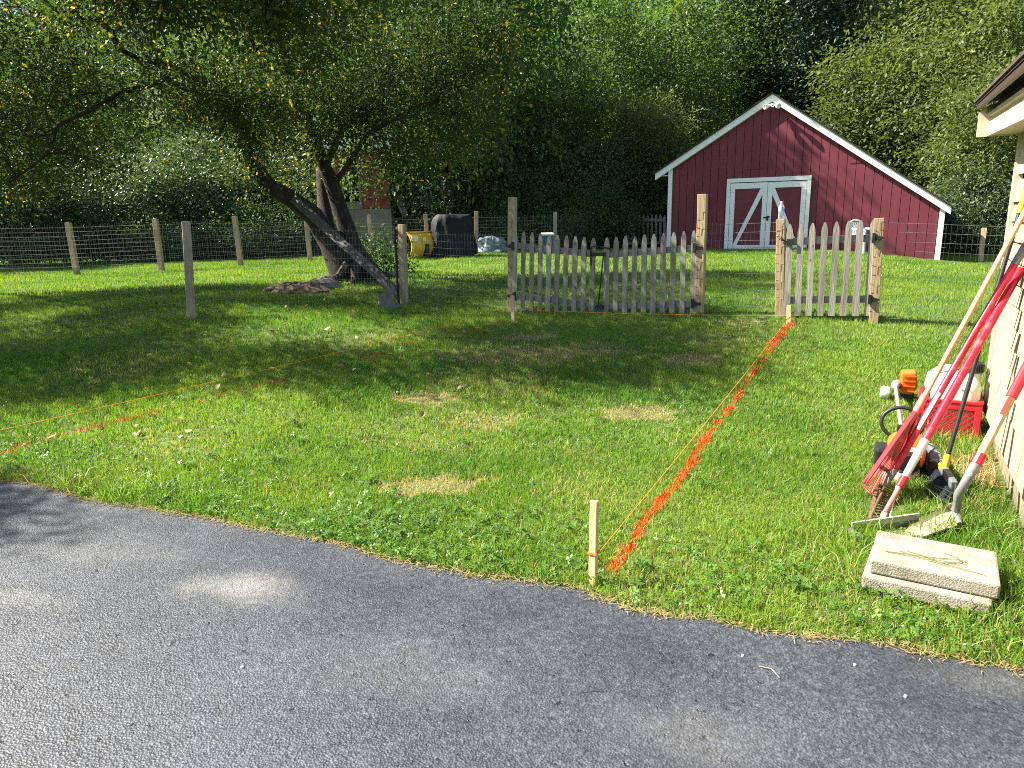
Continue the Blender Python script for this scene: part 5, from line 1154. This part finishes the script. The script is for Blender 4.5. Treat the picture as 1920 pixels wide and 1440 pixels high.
    # water bottle on the short post
    t = GP['S'][1]; base = t+EZ*.002; hb = np.linalg.norm(gp(1464, 378)-gp(1464, 411)); o = thing('water_bottle', 'clear water bottle with a blue label on top of the short gate post', 'bottle', tuple(base))
    r = .033; s = hb/.235
    MB().lathe(base, [(0, 0), (r*.8, 0), (r, .008*s), (r, .02*s), (r*.94, .028*s), (r, .036*s), (r*.94, .044*s), (r, .052*s), (r*.94, .06*s), (r, .07*s), (r, .15*s), (r*.9, .168*s), (r*.55, .195*s), (.014, .205*s), (.014, .215*s), (0, .215*s)], 20).build('bottle_body', M['clear'], o, smooth=True)
    MB().lathe(base+EZ*.215*s, [(0, 0), (.016, 0), (.016, .018*s), (0, .018*s)], 16).build('cap', M['chair'], o)
    MB().lathe(base+EZ*.112*s, [(r+.001, 0), (r+.001, .045*s)], 20).build('wrapper', noisy('blue_bottle_label', (.12, .28, .60), (.55, .66, .80), scale=60, rough=.4), o)
oddments()

# ------------------------------------------------------------------ stakes and string
def stakes():
    tops = {}
    for key, (ub, vb, ut, vt, w, lab) in dict(
        A=(1111, 1104, 1115, 939, .034, 'pale wooden stake at the driveway edge with orange string tied to it'),
        B=(1479, 607, 1480, 572, .05, 'short pale wooden stake in front of the single gate post'),
        C=(963, 606, 961, 554, .045, 'thin wooden stake in front of the left gate post')).items():
        b, t = leaned(ub, vb, ut, vt); o = thing('stake', lab, 'stake', tuple(b+EZ*.1), 'wooden layout stakes'); mb = post_mb(b, t, w, w*.85)
        mb.build('stake_shaft', M['stake'], o, bevel=.003); tops[key] = (b, t)
        if key == 'A':
            mb = MB(); c = b+(t-b)*.52
            for q in range(3):
                z = EZ*.004*q; e = w*.56; mb.tube([c+z-E1*e-E2*e, c+z+E1*e-E2*e, c+z+E1*e+E2*e, c+z-E1*e+E2*e, c+z-E1*e-E2*e], .0018, 5)
            mb.build('string_knot', M['string'], o)
    def string(a, b, lab, sag=.02):
        pts = [a*(1-t)+b*t-EZ*sag*4*t*(1-t) for t in np.linspace(0, 1, 14)]; o = MB().tube(pts, .0022, 5).build('string', M['string'], None); tag(o, lab, 'string', 'orange mason strings between the stakes')
    at = lambda k, f: tops[k][0]+(tops[k][1]-tops[k][0])*f
    A_, B_, C_ = at('A', .52)+E1*.02, at('B', .62), at('C', .62)
    string(A_, B_+E1*.02, 'orange string running from the near stake back to the single gate')
    string(B_-E2*.03, C_-E2*.03, 'orange string stretched low along the front of the double gate')
    b = ground(-330, 903); e = depth(-330, 880, np.dot(b-C0, FW)); o = thing('stake', 'wooden stake holding the far end of the left string beyond the picture edge', 'stake', tuple(b), 'wooden layout stakes')
    post_mb(b-EZ*.1, V(b[0], b[1], e[2]+.12), .036, .03).build('stake_shaft', M['stake'], o, bevel=.003)
    string(C_-E2*.02, e, 'orange string slanting across the shaded left lawn', .03)
stakes()
# ------------------------------------------------------------------ tools leaning on the house wall
def gz(p, dz=0): return V(p[0], p[1], float(zg(p[0], p[1]))+dz)
def hz(u, v, z):
    """point on the sight line of a picture point that is z above the ground"""
    d = ray(u, v); t = (EYE-z)/-d[2]
    for _ in range(12): q = C0+d*t; t = (EYE-z-float(zg(q[0], q[1])))/-d[2]
    return C0+d*t
def between(pa, pb, u, v):
    """point of the 3D line pa-pb nearest the sight line of a picture point"""
    d = ray(u, v); d = d/np.linalg.norm(d); e = (pb-pa)/np.linalg.norm(pb-pa); w = pa-C0; b = d@e; t = (b*(w@d)-(w@e))/(1-b*b); return pa+e*t
def tools():
    # leaf rake: wooden pole, red fan
    foot = gz(ground(1632, 930), .0); top = wp(1932, 378, .03)
    o = thing('leaf_rake', 'wooden handled leaf rake with a faded red plastic fan', 'rake', tuple(foot), 'garden tools leaning on the house wall')
    hub = between(foot, top, 1722, 757); ext = top+(top-hub)*.12
    MB().tube([hub-(top-hub)*.02, top], [.0145, .0145], 12).build('handle', M['handle'], o, smooth=True)
    ax = foot-hub; Lf = np.linalg.norm(ax); ax /= Lf; sd = np.cross(ax, ray(1680, 850)); sd /= np.linalg.norm(sd); 
    # fan seen nearly edge-on: its width axis mostly runs away from the camera
    vw = ray(1680, 850)/np.linalg.norm(ray(1680, 850)); wid = vw-ax*np.dot(vw, ax); wid /= np.linalg.norm(wid); wid = wid*.95+sd*.30; nr = np.cross(ax, wid)
    MB().tube([hub-ax*.06, hub+ax*.03, hub+ax*.14], [.021, .021, .012], 12).build('socket', M['red_fade'], o, smooth=True)
    n = 22; k0 = hub+ax*.05
    for i in range(n):
        t = (i/(n-1)-.5)*2; e = k0+ax*(Lf-.07-.02*t*t)+wid*t*.20+nr*(.012*math.sin(i)); m = k0+ax*Lf*.45+wid*t*.085
        mb = MB(); w0, w1 = .005, .0075
        mb.tube([k0+wid*t*.02, m, e, e+ax*.012+nr*.035], [.0042, .0042, .0036, .003], 4); mb.build('tine', M['red_fade'] if i % 3 else M['red_plastic'], o)
    for q, hw in ((.30, .062), (.62, .125)):
        c = k0+ax*Lf*q; MB().bar(c-wid*hw, c+wid*hw, .022, .008, side=ax).build('web', M['red_plastic'], o)
    for t in (-1, 1): MB().bar(k0+wid*t*.022, k0+ax*(Lf-.1)+wid*t*.185, .012, .022, side=wid).build('web_edge', M['red_plastic'], o)
    # bow rake
    hd = gz(ground(1629, 988), .04); wall = wp(1922, 462, .03)
    o = thing('bow_rake', 'red poled bow rake with grey ferrule and rusty tines', 'rake', tuple(hd), 'garden tools leaning on the house wall')
    g = lambda u, v: between(fer, wall, u, v)
    fer = gz(ground(1657, 934), .075); a = between(fer, wall, 1692, 888)
    MB().tube([fer, fer+(a-fer)*.6, a], [.013, .019, .021], 14).build('ferrule', M['grey_plastic'] if False else M['steel'], o, smooth=True)
    b = between(fer, wall, 1905, 498); MB().tube([a-(b-a)*.004, b], .0195, 14).build('handle', M['red_pole'], o, smooth=True); MB().tube([b, wall], .0205, 14).build('grip', M['grey_plastic'], o, smooth=True)
    s0, s1 = between(fer, wall, 1775, 742), between(fer, wall, 1736, 812); cam_side = (C0-s0)/np.linalg.norm(C0-s0); ds = (s1-s0)/np.linalg.norm(s1-s0); sx = np.cross(ds, cam_side)
    MB().bar(s0+cam_side*.019, s1+cam_side*.019, .016, .003, side=sx).build('sticker', noisy('scuffed_sticker', (.02, .02, .02), (.55, .5, .46), scale=70, rough=.5, c3=(.25, .1, .09)), o)
    e = gz(ground(1643, 926), .05); bar = e-hd; MB().bar(hd, e+bar*.1, .016, .012).build('head_bar', M['rust'], o)
    MB().tube([fer, fer*.45+hd*.55+EZ*.005, hd], [.0075, .0065, .0065], 8).build('tang', M['rust'], o, smooth=True); MB().tube([fer, fer*.5+e*.5+EZ*.015, e], [.0065, .006, .006], 8).build('tang', M['rust'], o, smooth=True)
    for i in range(16):
        p = hd+bar*1.1*i/15; MB().tube([p, p+V(.05, -.004, .006), p+V(.088, -.012, -.012)], [.0045, .004, .002], 5).build('tine', M['rust'], o)
    # grading rake
    hd = gz(ground(1649, 988), .03); wall = wp(1914, 505, .03); col = between(hd, wall, 1694, 905)
    o = thing('grading_rake', 'second red pole with silver sleeve and a wide grey steel head lying on the grass', 'rake', tuple(hd), 'garden tools leaning on the house wall')
    slv = between(hd, wall, 1736, 826); MB().tube([slv, wall], .0215, 14).build('handle', M['red_pole'], o, smooth=True)
    MB().tube([col, slv], [.0165, .0225], 14).build('sleeve', M['bright_steel'], o, smooth=True)
    q1 = between(hd, wall, 1689, 914); MB().tube([col+(slv-col)*.12, q1], .0215, 12).build('collar', M['red_plastic'], o, smooth=True)
    f1 = between(hd, wall, 1663, 962); f2 = gz(ground(1651, 986), .02)
    MB().tube([q1, f1], [.0125, .0125], 10).build('brace_rod', M['red_fade'], o, smooth=True); MB().bar(f1, f2, .03, .012).build('brace_tongue', M['handle'], o)
    MB().tube([q1+sx*.012, gz(ground(1664, 990), .02)], .006, 8).build('brace_rod', M['bright_steel'], o, smooth=True)
    k = [gz(ground(u, v), z) for u, v, z in ((1618, 1016, .012), (1592, 1002, .02), (1596, 999, .022), (1720, 984, .03))]
    MB().bar(k[2], k[3], .035, .012, side=EZ).build('head', M['steel'], o); MB().bar(k[2]+EZ*.02, k[3]+EZ*.02, .012, .03, side=V(0, 1, 0)).build('head_flange', M['bright_steel'], o)
    MB().bar(k[0], k[1], .034, .014, side=EZ).build('head_end', M['steel'], o)
    # push broom on a black pole
    ft = hz(1771, 876, .13); top = wp(1932, 330, .03)
    o = thing('push_broom', 'black poled push broom with yellow collar and dark navy bristles', 'broom', tuple(gz(ft)), 'garden tools leaning on the house wall')
    c1 = between(ft, top, 1778, 857); g1 = between(ft, top, 1908, 400)
    MB().tube([c1, g1], .0125, 12).build('handle', M['blk'], o, smooth=True); MB().tube([g1, top], .0165, 12).build('grip', M['yellow'], o, smooth=True); MB().tube([ft, c1+(c1-ft)*.25], [.021, .019], 12).build('collar', M['yellow'], o, smooth=True)
    a = hz(1742, 838, .12); b = hz(1789, 912, .10); d = b-a; nn = np.cross(d/np.linalg.norm(d), EZ)
    MB().bar(a, b, .035, .055, side=nn).build('head', M['grey_plastic'], o, bevel=.006)
    mid = (a+b)/2; MB().bar(ft, mid, .04, .03).build('head_socket', M['yellow'], o)
    dn = V(-.62, -.30, -.62); dn /= np.linalg.norm(dn); r = np.random.default_rng(5); br = MB()
    for i in range(46):
        for j in range(4):
            p = a+d*(i+.5)/46+nn*(j-1.5)*.011+dn*.022; q = p+dn*.135+r.normal(0, .006, 3); br.tube([p, q], [.0045, .0055], 4, cap=True)
    br = br.build('bristles', M['bristle'], o); br['kind'] = 'stuff'
    # shovel
    tip = gz(ground(1690, 1008), .02); col = None; topw = wp(1935, 672, .03); sock = hz(1799, 982, .085)
    o = thing('shovel', 'square shovel with red collars, wooden shaft and dirt caked blade', 'shovel', tuple(gz(sock)), 'garden tools leaning on the house wall')
    c0 = between(hz(1790, 945, .24), topw, 1826, 880); dk = (c0-C0)@FW; ds0 = (sock-C0)@FW; kn = depth(1797, 928, ds0*.6+dk*.4); kn2 = depth(1812, 902, ds0*.25+dk*.75)
    e = topw; c1 = between(c0, e, 1838, 860); h1 = between(c0, e, 1901, 748)
    MB().tube([sock, depth(1793, 958, (sock-C0)@FW+.06), kn, kn2, c0, c1], [.012, .019, .021, .0215, .022, .022], 14).build('socket', M['steel'], o, smooth=True)
    MB().tube([c0+(c1-c0)*.45, c1+(c1-c0)*.35], .0265, 10).build('collar', M['red_plastic'], o)
    MB().tube([c1, h1], .0195, 14).build('handle', M['handle'], o, smooth=True); MB().tube([h1, e], .0245, 12).build('collar', M['red_plastic'], o)
    cs = (C0-c1)/np.linalg.norm(C0-c1); ds = (h1-c1)/np.linalg.norm(h1-c1); s2 = np.cross(ds, cs)
    p = lambda u, v: between(c1, h1, u, v)+cs*.0195-s2*.004
    MB().bar(p(1862, 800), p(1875, 777), .017, .003, side=s2).build('sticker', M['label_white'], o); MB().bar(p(1875, 777), p(1899, 738), .017, .003, side=s2).build('sticker', M['label_red'], o)
    MB().box(between(c0, c1, 1816, 888)+cs*.022, (.012, .012, .012)).build('rivet', M['bright_steel'], o)
    A0 = hz(1687, 1001, .03); A1 = hz(1716, 1013, .025); B0 = hz(1779, 950, .055); B1 = hz(1801, 990, .05)
    mb = MB(); rows = []
    for t in np.linspace(0, 1, 7):
        l = A0*(1-t)+B0*t; r_ = A1*(1-t)+B1*t; w = r_-l; dish = .012*math.sin(math.pi*min(1, t+.2)); rows.append([l+EZ*.022*t**.5, l+w*.12, l+w*.5-EZ*dish*.3, l+w*.88, r_+EZ*.022*t**.5])
    for row in rows:
        for q in row: mb.v.append(tuple(q))
    for row in rows:
        for q in row: mb.v.append(tuple(q-EZ*.006))
    for i in range(6):
        for j in range(4):
            x = i*5+j; mb.f.append((x, x+1, x+6, x+5)); mb.f.append((35+x, 40+x, 41+x, 36+x))
    for i in range(6): mb.f.append((i*5, i*5+5, i*5+40, i*5+35)); mb.f.append((i*5+4, i*5+39, i*5+44, i*5+9))
    for j in range(4): mb.f.append((j, j+35, j+36, j+1)); mb.f.append((30+j, 31+j, 66+j, 65+j))
    mb.build('blade', M['dirt_steel'], o, smooth=True)
    MB().prism([B0+EZ*.02, B1+EZ*.02, B1-EZ*.05, B0-EZ*.05], (B0-A0)/np.linalg.norm(B0-A0)*.01).build('blade_back', M['dirt_steel'], o)
tools()

def trimmer():
    eng = hz(1697, 856, .11); gear = gz(ground(1676, 752), .13); o = thing('string_trimmer', 'orange string trimmer lying on the grass with its guard towards the gate', 'string trimmer', tuple(gz(eng)))
    ax = gear-eng; Ln = np.linalg.norm(ax); ax /= Ln; X = np.cross(ax, EZ); X /= np.linalg.norm(X); Z = np.cross(X, ax); P = lambda a, x, z: eng+ax*a+X*x+Z*z
    MB().tube([P(.15, 0, 0), P(Ln-.02, 0, 0)], .0135, 12).build('shaft', M['bright_steel'], o, smooth=True)
    MB().tube([P(.18, 0, 0), P(.34, 0, 0)], [.028, .018], 12).build('shaft_grip', M['blk'], o, smooth=True)
    # gear head, guard, line spool
    MB().tube([P(Ln-.06, 0, 0), P(Ln, 0, .005), P(Ln+.05, .01, .0), P(Ln+.085, .03, -.03)], [.018, .032, .036, .026], 12).build('gear_head', M['bright_steel'], o, smooth=True)
    c = P(Ln+.02, .085, -.01); g = MB()
    g.prism([c+X*(-.05)+Z*.11, c+X*.055+Z*.12, c+X*.075-Z*.0, c+X*.04-Z*.075, c-X*.045-Z*.06], ax*.13); g.build('guard', M['orange'], o, bevel=.012)
    for q in range(4): MB().bar(c-ax*.004+X*(-.03)+Z*(.085-.04*q), c-ax*.004+X*.055+Z*(.09-.042*q), .010, .012, side=Z).build('guard_rib', M['orange'], o)
    MB().prism([c-X*.05-Z*.06, c+X*.06-Z*.05, c+X*.045-Z*.14, c-X*.045-Z*.15], ax*.11).build('deflector', M['blk'], o, bevel=.01)
    MB().lathe(P(Ln+.04, -.07, -.08), [(0, -.03), (.05, -.03), (.055, 0), (.05, .03), (0, .03)], 16, ax=(ax, Z, X)).build('line_spool', M['chair'], o, smooth=True)
    # loop handle
    cl = between(eng, gear, 1687, 805); t0 = np.dot(cl-eng, ax); pts = []
    for k in range(25): a = 2*math.pi*k/24; q = V(0, 0, 0); pts.append(P(t0+.03*math.sin(a), .125*math.cos(a), .045+.10*math.sin(a)))
    MB().tube(pts, .0125, 10, cap=False).build('loop_handle', M['blk'], o, smooth=True); MB().box(P(t0, 0, 0), (.05, .05, .05), (X, ax, Z)).build('handle_clamp', M['blk'], o)
    # engine
    MB().lathe(P(-.02, 0, .05), [(0, -.10), (.075, -.10), (.10, -.07), (.105, .04), (.075, .10), (.035, .15), (0, .15)], 20, ax=(X, Z, ax), power=3.2).build('engine_cowl', M['orange'], o, smooth=True)
    MB().lathe(P(-.125, 0, .02), [(0, -.045), (.05, -.045), (.07, -.02), (.07, .03), (0, .03)], 18, ax=(X, Z, ax), power=3).build('starter_housing', M['blk'], o, smooth=True)
    MB().box(P(-.04, -.135, .01), (.075, .15, .13), (X, ax, Z)).build('air_filter', M['blk'], o, bevel=.02)
    MB().box(P(-.05, .145, -.02), (.06, .13, .12), (X, ax, Z)).build('muffler', M['blk'], o, bevel=.012); 
    for q in range(5): MB().box(P(-.10+.028*q, .178, -.01), (.01, .012, .11), (X, ax, Z)).build('muffler_fin', M['steel'], o)
    MB().lathe(P(-.06, -.02, -.095), [(0, -.05), (.10, -.05), (.115, -.01), (.10, .04), (0, .04)], 18, ax=(X, ax, Z), power=3).build('fuel_tank', M['jug'], o, smooth=True)
    MB().lathe(P(-.08, .07, .115), [(0, 0), (.018, 0), (.018, .022), (0, .022)], 12).build('primer_bulb', M['label_white'], o, smooth=True)
    MB().box(P(-.135, .03, .085), (.09, .02, .05), (X, ax, Z)).build('badge', M['label_white'], o)
    MB().tube([P(.0, .03, .13), P(.12, .07, .13), P(.3, .03, .05), P(.45, .015, .02)], .006, 7).build('throttle_cable', M['blk'], o, smooth=True)
trimmer()

def crate_and_jug():
    fr = gz(ground(1833, 836)); fl = gz(ground(1748, 824)); d = fl-fr; d[2] = 0; d /= np.linalg.norm(d); W_, D_, H_ = .375, .36, .295
    n = V(d[1], -d[0], 0)
    if n[1] < 0: n = -n                                                   # n points away from the camera
    o = thing('milk_crate', 'red plastic milk crate with latticed sides holding a jug', 'crate', tuple(fr)); P = lambda a, b, z: fr+d*a+n*b+EZ*z
    AXx = (d, n, EZ); m = M['red_plastic']
    for a in (0, W_):
        for b in (0, D_): MB().box(P(a+(.02 if a == 0 else -.02), b+(.02 if b == 0 else -.02), H_/2), (.042, .042, H_), AXx).build('corner_post', m, o, bevel=.004)
    for (a, b, sx, sy) in ((W_/2, .008, W_-.03, .016), (W_/2, D_-.008, W_-.03, .016), (.008, D_/2, .016, D_-.03), (W_-.008, D_/2, .016, D_-.03)):
        for z, h in ((H_-.03, .05), (H_-.003, .014), (.018, .032)): MB().box(P(a, b, z), (sx+(.012 if h < .02 else 0), sy+(.012 if h < .02 else 0), h), AXx).build('rim' if z > .1 else 'base_band', m, o)
    MB().box(P(W_/2, D_/2, .012), (W_-.04, D_-.04, .012), AXx).build('floor', m, o)
    lo, hi = .035, H_-.056; hh = hi-lo
    for face in range(4):
        for k in range(-6, 11):
            for sg in (1, -1):
                x0 = .042+k*.042; x1 = x0+hh*sg; z0, z1 = lo, hi; xa, xb = .042, W_-.042
                def clip(x0, z0, x1, z1):
                    if max(x0, x1) <= xa or min(x0, x1) >= xb: return None
                    ts = sorted([0, 1]+[(q-x0)/(x1-x0) for q in (xa, xb)]); ts = [t for t in ts if 0 <= t <= 1 and xa-1e-6 <= x0+(x1-x0)*t <= xb+1e-6]
                    if len(ts) < 2 or ts[-1]-ts[0] < .05: return None
                    return [(x0+(x1-x0)*t, z0+(z1-z0)*t) for t in (ts[0], ts[-1])]
                c = clip(x0, z0, x1, z1)
                if not c: continue
                of = .007 if sg > 0 else .010
                q = [{0: P(x, of, z), 1: P(x, D_-of, z), 2: P(of, x, z), 3: P(W_-of, x, z)}[face] for x, z in c]
                MB().bar(q[0], q[1], .007, .005, side=(d if face < 2 else n)).build('lattice_bar', m, o)
    # jug
    ctr = P(.160, .18, .02); o2 = thing('fuel_jug', 'milky plastic jug half full of amber liquid standing in the red crate', 'jug', tuple(ctr)); A3 = (d, n, EZ)
    MB().lathe(ctr, [(0, 0), (.137, .0), (.146, .012), (.148, .03), (.148, .27)], 36, ax=A3, power=5).build('filled_base', M['jug_full'], o2, smooth=True)
    MB().lathe(ctr, [(.148, .2705), (.148, .35), (.143, .375), (.128, .405), (.098, .43), (.062, .442), (0, .445)], 36, ax=A3, power=4.2).build('upper_body', M['jug'], o2, smooth=True)
    nk = ctr-d*.088+EZ*.415
    MB().lathe(nk, [(.052, -.03), (.05, .0), (.045, .035), (0, .035)], 24).build('neck', M['jug'], o2, smooth=True)
    cap = MB(); cap.lathe(nk+EZ*.04, [(0, 0), (.060, 0), (.060, .06), (.054, .068), (.03, .07), (.03, .076), (0, .076)], 24); capo = cap.build('cap', M['blk'], o2, smooth=True)
    for k in range(26):
        a = 2*math.pi*k/26; q = V(math.cos(a), math.sin(a), 0); MB().bar(nk+q*.0605+EZ*.045, nk+q*.0605+EZ*.098, .006, .006).build('cap_rib', M['blk'], capo)
    MB().lathe(nk+EZ*.116, [(0, 0), (.020, 0), (.018, .010), (0, .012)], 14).build('cap_button', M['red_plastic'], o2, smooth=True)
    hpts = [ctr+d*.02+EZ*.44, ctr+d*.05+EZ*.472, ctr+d*.105+EZ*.462, ctr+d*.160+EZ*.415, ctr+d*.172+EZ*.34, ctr+d*.145+EZ*.29]
    MB().tube(hpts, [.024, .024, .024, .024, .023, .022], 12).build('handle', M['jug'], o2, smooth=True)
    # marker scribble on the front of the jug: short strokes
    f0 = lambda a, z: ctr-d*a-n*.1495+EZ*(z+.05)
    st = [[(.030, .300), (.026, .304), (.030, .309), (.036, .306), (.036, .298), (.031, .296), (.032, .301)], [(.041, .298), (.044, .304), (.048, .303), (.048, .297)], [(.052, .297), (.053, .304), (.057, .303), (.058, .297), (.062, .298)], [(.070, .303), (.076, .305), (.080, .302), (.074, .298), (.084, .297)]]
    mb = MB()
    for s in st: mb.tube([f0(a-.0, z) for a, z in s], .0012, 4)
    mb.build('marker_writing', M['blk'], o2)
    # spare ribbed cap behind, leaning on the crate
    c = depth(1758, 712, np.dot(P(W_, D_, .2)-C0, FW)+.10); o3 = thing('sprayer', 'black ribbed cap of a small sprayer tank poking up behind the red crate', 'sprayer', tuple(gz(c)))
    X = V(.85, -.5, 0); X /= np.linalg.norm(X); Y = EZ
    MB().lathe(c-X*.07, [(0, 0), (.062, 0), (.066, .01), (.066, .045), (.055, .055), (.03, .075), (0, .08)], 22, ax=(np.cross(EZ, X), EZ, X)).build('cap', M['blk'], o3, smooth=True)
    g0 = gz(c); MB().lathe(g0, [(0, 0), (.075, 0), (.08, .03), (.08, c[2]-g0[2]-.10), (.05, c[2]-g0[2]-.05), (0, c[2]-g0[2]-.04)], 20).build('tank', M['blk'], o3, smooth=True)
    MB().tube([c+X*.0, c+X*.06-EZ*.03, c+X*.07-EZ*.08], .014, 8).build('spout', M['chair'], o3, smooth=True)
crate_and_jug()

def slabs():
    # two pavers, the upper one shifted
    c = [ground(1613, 1112), ground(1862, 1172), ground(1862, 1085), ground(1630, 1050)]
    e = c[1]-c[0]; e[2] = 0; e /= np.linalg.norm(e); f = V(-e[1], e[0], 0); LW, DW, T = .465, .34, .064
    L0 = c[0]+EZ*.022; root = None
    for k, (off, rot, lab) in enumerate(((V(0, 0, 0), 0, 'lower rough concrete paver resting in the grass by the driveway'), (e*.022+f*.028, .035, 'upper concrete paver shifted back on the other with grass stems on it'))):
        E_ = e*math.cos(rot)-f*math.sin(rot)*-1; F_ = V(-E_[1], E_[0], 0); o0 = L0+off+EZ*(T+.002)*k
        ce = o0+E_*LW/2+F_*DW/2+EZ*T/2; mb = MB(); nx, ny = 14, 10; r = np.random.default_rng(k+3)
        mb.box(ce, (LW, DW, T), (E_, F_, EZ)); o = mb.build('paver', M['slab'], None, bevel=.009); tag(o, lab, 'paver', 'stacked concrete pavers')
        topz = o0[2]+T
    st = MB(); b = o0+E_*.05+F_*.11+EZ*(T+.003); q = lambda a, d, z=0: b+E_*a+F_*d+EZ*z
    for pts in ([(0, 0), (.10, .005), (.20, .03), (.27, .055), (.285, .04), (.25, .012), (.17, .002)], [(.01, -.006), (.12, -.004), (.22, -.01), (.27, .005), (.30, .035), (.285, .06), (.25, .075)], [(.05, .035), (.07, .02), (.14, .004), (.24, -.004)], [(.08, .045), (.13, .03), (.20, -.002), (.32, -.035)], [(.16, -.01), (.24, -.03), (.34, -.04), (.37, -.055)], [(.22, .10), (.27, .07), (.285, .045), (.27, .02)]):
        st.tube([q(a, d_, .004*math.sin(i*1.3)**2) for i, (a, d_) in enumerate(pts)], [.0018]*(len(pts)-1)+[.0008], 4)
    o = st.build('grass_stem', noisy('cut_grass_stem', (.07, .10, .025), (.16, .17, .055), scale=30, rough=.6), None, smooth=True); tag(o, 'wilted grass stems curled on top of the upper paver', 'grass stems')
slabs()

# ------------------------------------------------------------------ fallen leaves, twigs and chips
def litter():
    r = np.random.default_rng(77); spots = []
    for n, (u0, u1, v0, v1) in ((46, (0, 760, 560, 700)), (16, (120, 560, 490, 560)), (14, (0, 420, 690, 850)), (12, (800, 1300, 540, 640)), (6, (500, 900, 700, 800))):
        for _ in range(n): spots.append(ground(r.uniform(u0, u1), r.uniform(v0, v1)))
    protos = []
    for k in range(6):
        n = 8; v = []; s = .040; a0 = r.uniform(0, 6)
        prof = [(0, 0), (.25, .28), (.55, .36), (.85, .2), (1.1, 0), (.85, -.2), (.55, -.36), (.25, -.28)]
        v = [(p*s*1.3, q*s*1.3, .012*math.sin(3*p+k)+.4*abs(q)*s*(1 if k % 2 else -.3)+.012) for p, q in prof]; v.append((.55*s*1.3, 0, .004+.004*k)); t = [.1, .35, .5, .78, .9, .65][k]
        protos.append(rawmesh('fallen_leaf', np.array(v), np.array([[i, (i+1) % 8, 8] for i in range(8)]), M['dead_leaf'], tint=np.full(9, t)))
    for p in spots:
        o = bpy.data.objects.new('fallen_leaf', protos[r.integers(0, 6)]); COL.objects.link(o); o.location = (p[0], p[1], p[2]+.022); o.rotation_euler = (r.normal(0, .35), r.normal(0, .35), r.uniform(0, 6.28)); o.scale = (r.uniform(.8, 1.5),)*3
        kind = ['dark brown curled', 'tan', 'pale brown curled', 'yellow', 'cream', 'dull golden'][protos.index(o.data)]; x, y = p[0], p[1]
        zone = 'in the deep shade under the apple tree' if y > 10.5 and x < 0 else 'by the picket gates' if y > 8.3 and x >= 0 else 'just inside the left wire fence' if y > 8.3 else 'on the shaded lawn by the orange string' if y > 6.6 else 'on the sunny near lawn'
        tag(o, kind+' leaf fallen '+zone, 'fallen leaf', 'fallen leaves scattered on the lawn')
    for (u, v), (u2, v2), lab in (((1422, 1257), (1461, 1279), 'pale dry grass stalk lying on the asphalt below the long lawn edge'), ((1478, 1198), (1490, 1215), 'short straw hanging over the driveway edge')):
        a, b = ground(u, v), ground(u2, v2); m = (a+b)/2+V(.012, .012, 0); o = MB().tube([a+EZ*.018, m+EZ*.022, b+EZ*.018], .0016, 5).build('stalk', M['handle'], None); tag(o, lab, 'stalk')
    for u, v, lab in ((1602, 1254, 'white stone chip on the asphalt nearest the pavers'), (1697, 1313, 'white stone chip on the asphalt at the lower right'), (1392, 1236, 'white stone chip on the asphalt left of the dry stalk'), (455, 1258, 'white stone chip on the asphalt at the lower left')):
        g = ground(u, v); o = MB().lathe(g+EZ*.013, [(0, 0), (.006, .001), (.005, .006), (0, .007)], 6).build('stone_chip', M['label_white'], None); tag(o, lab, 'stone chip')
litter()
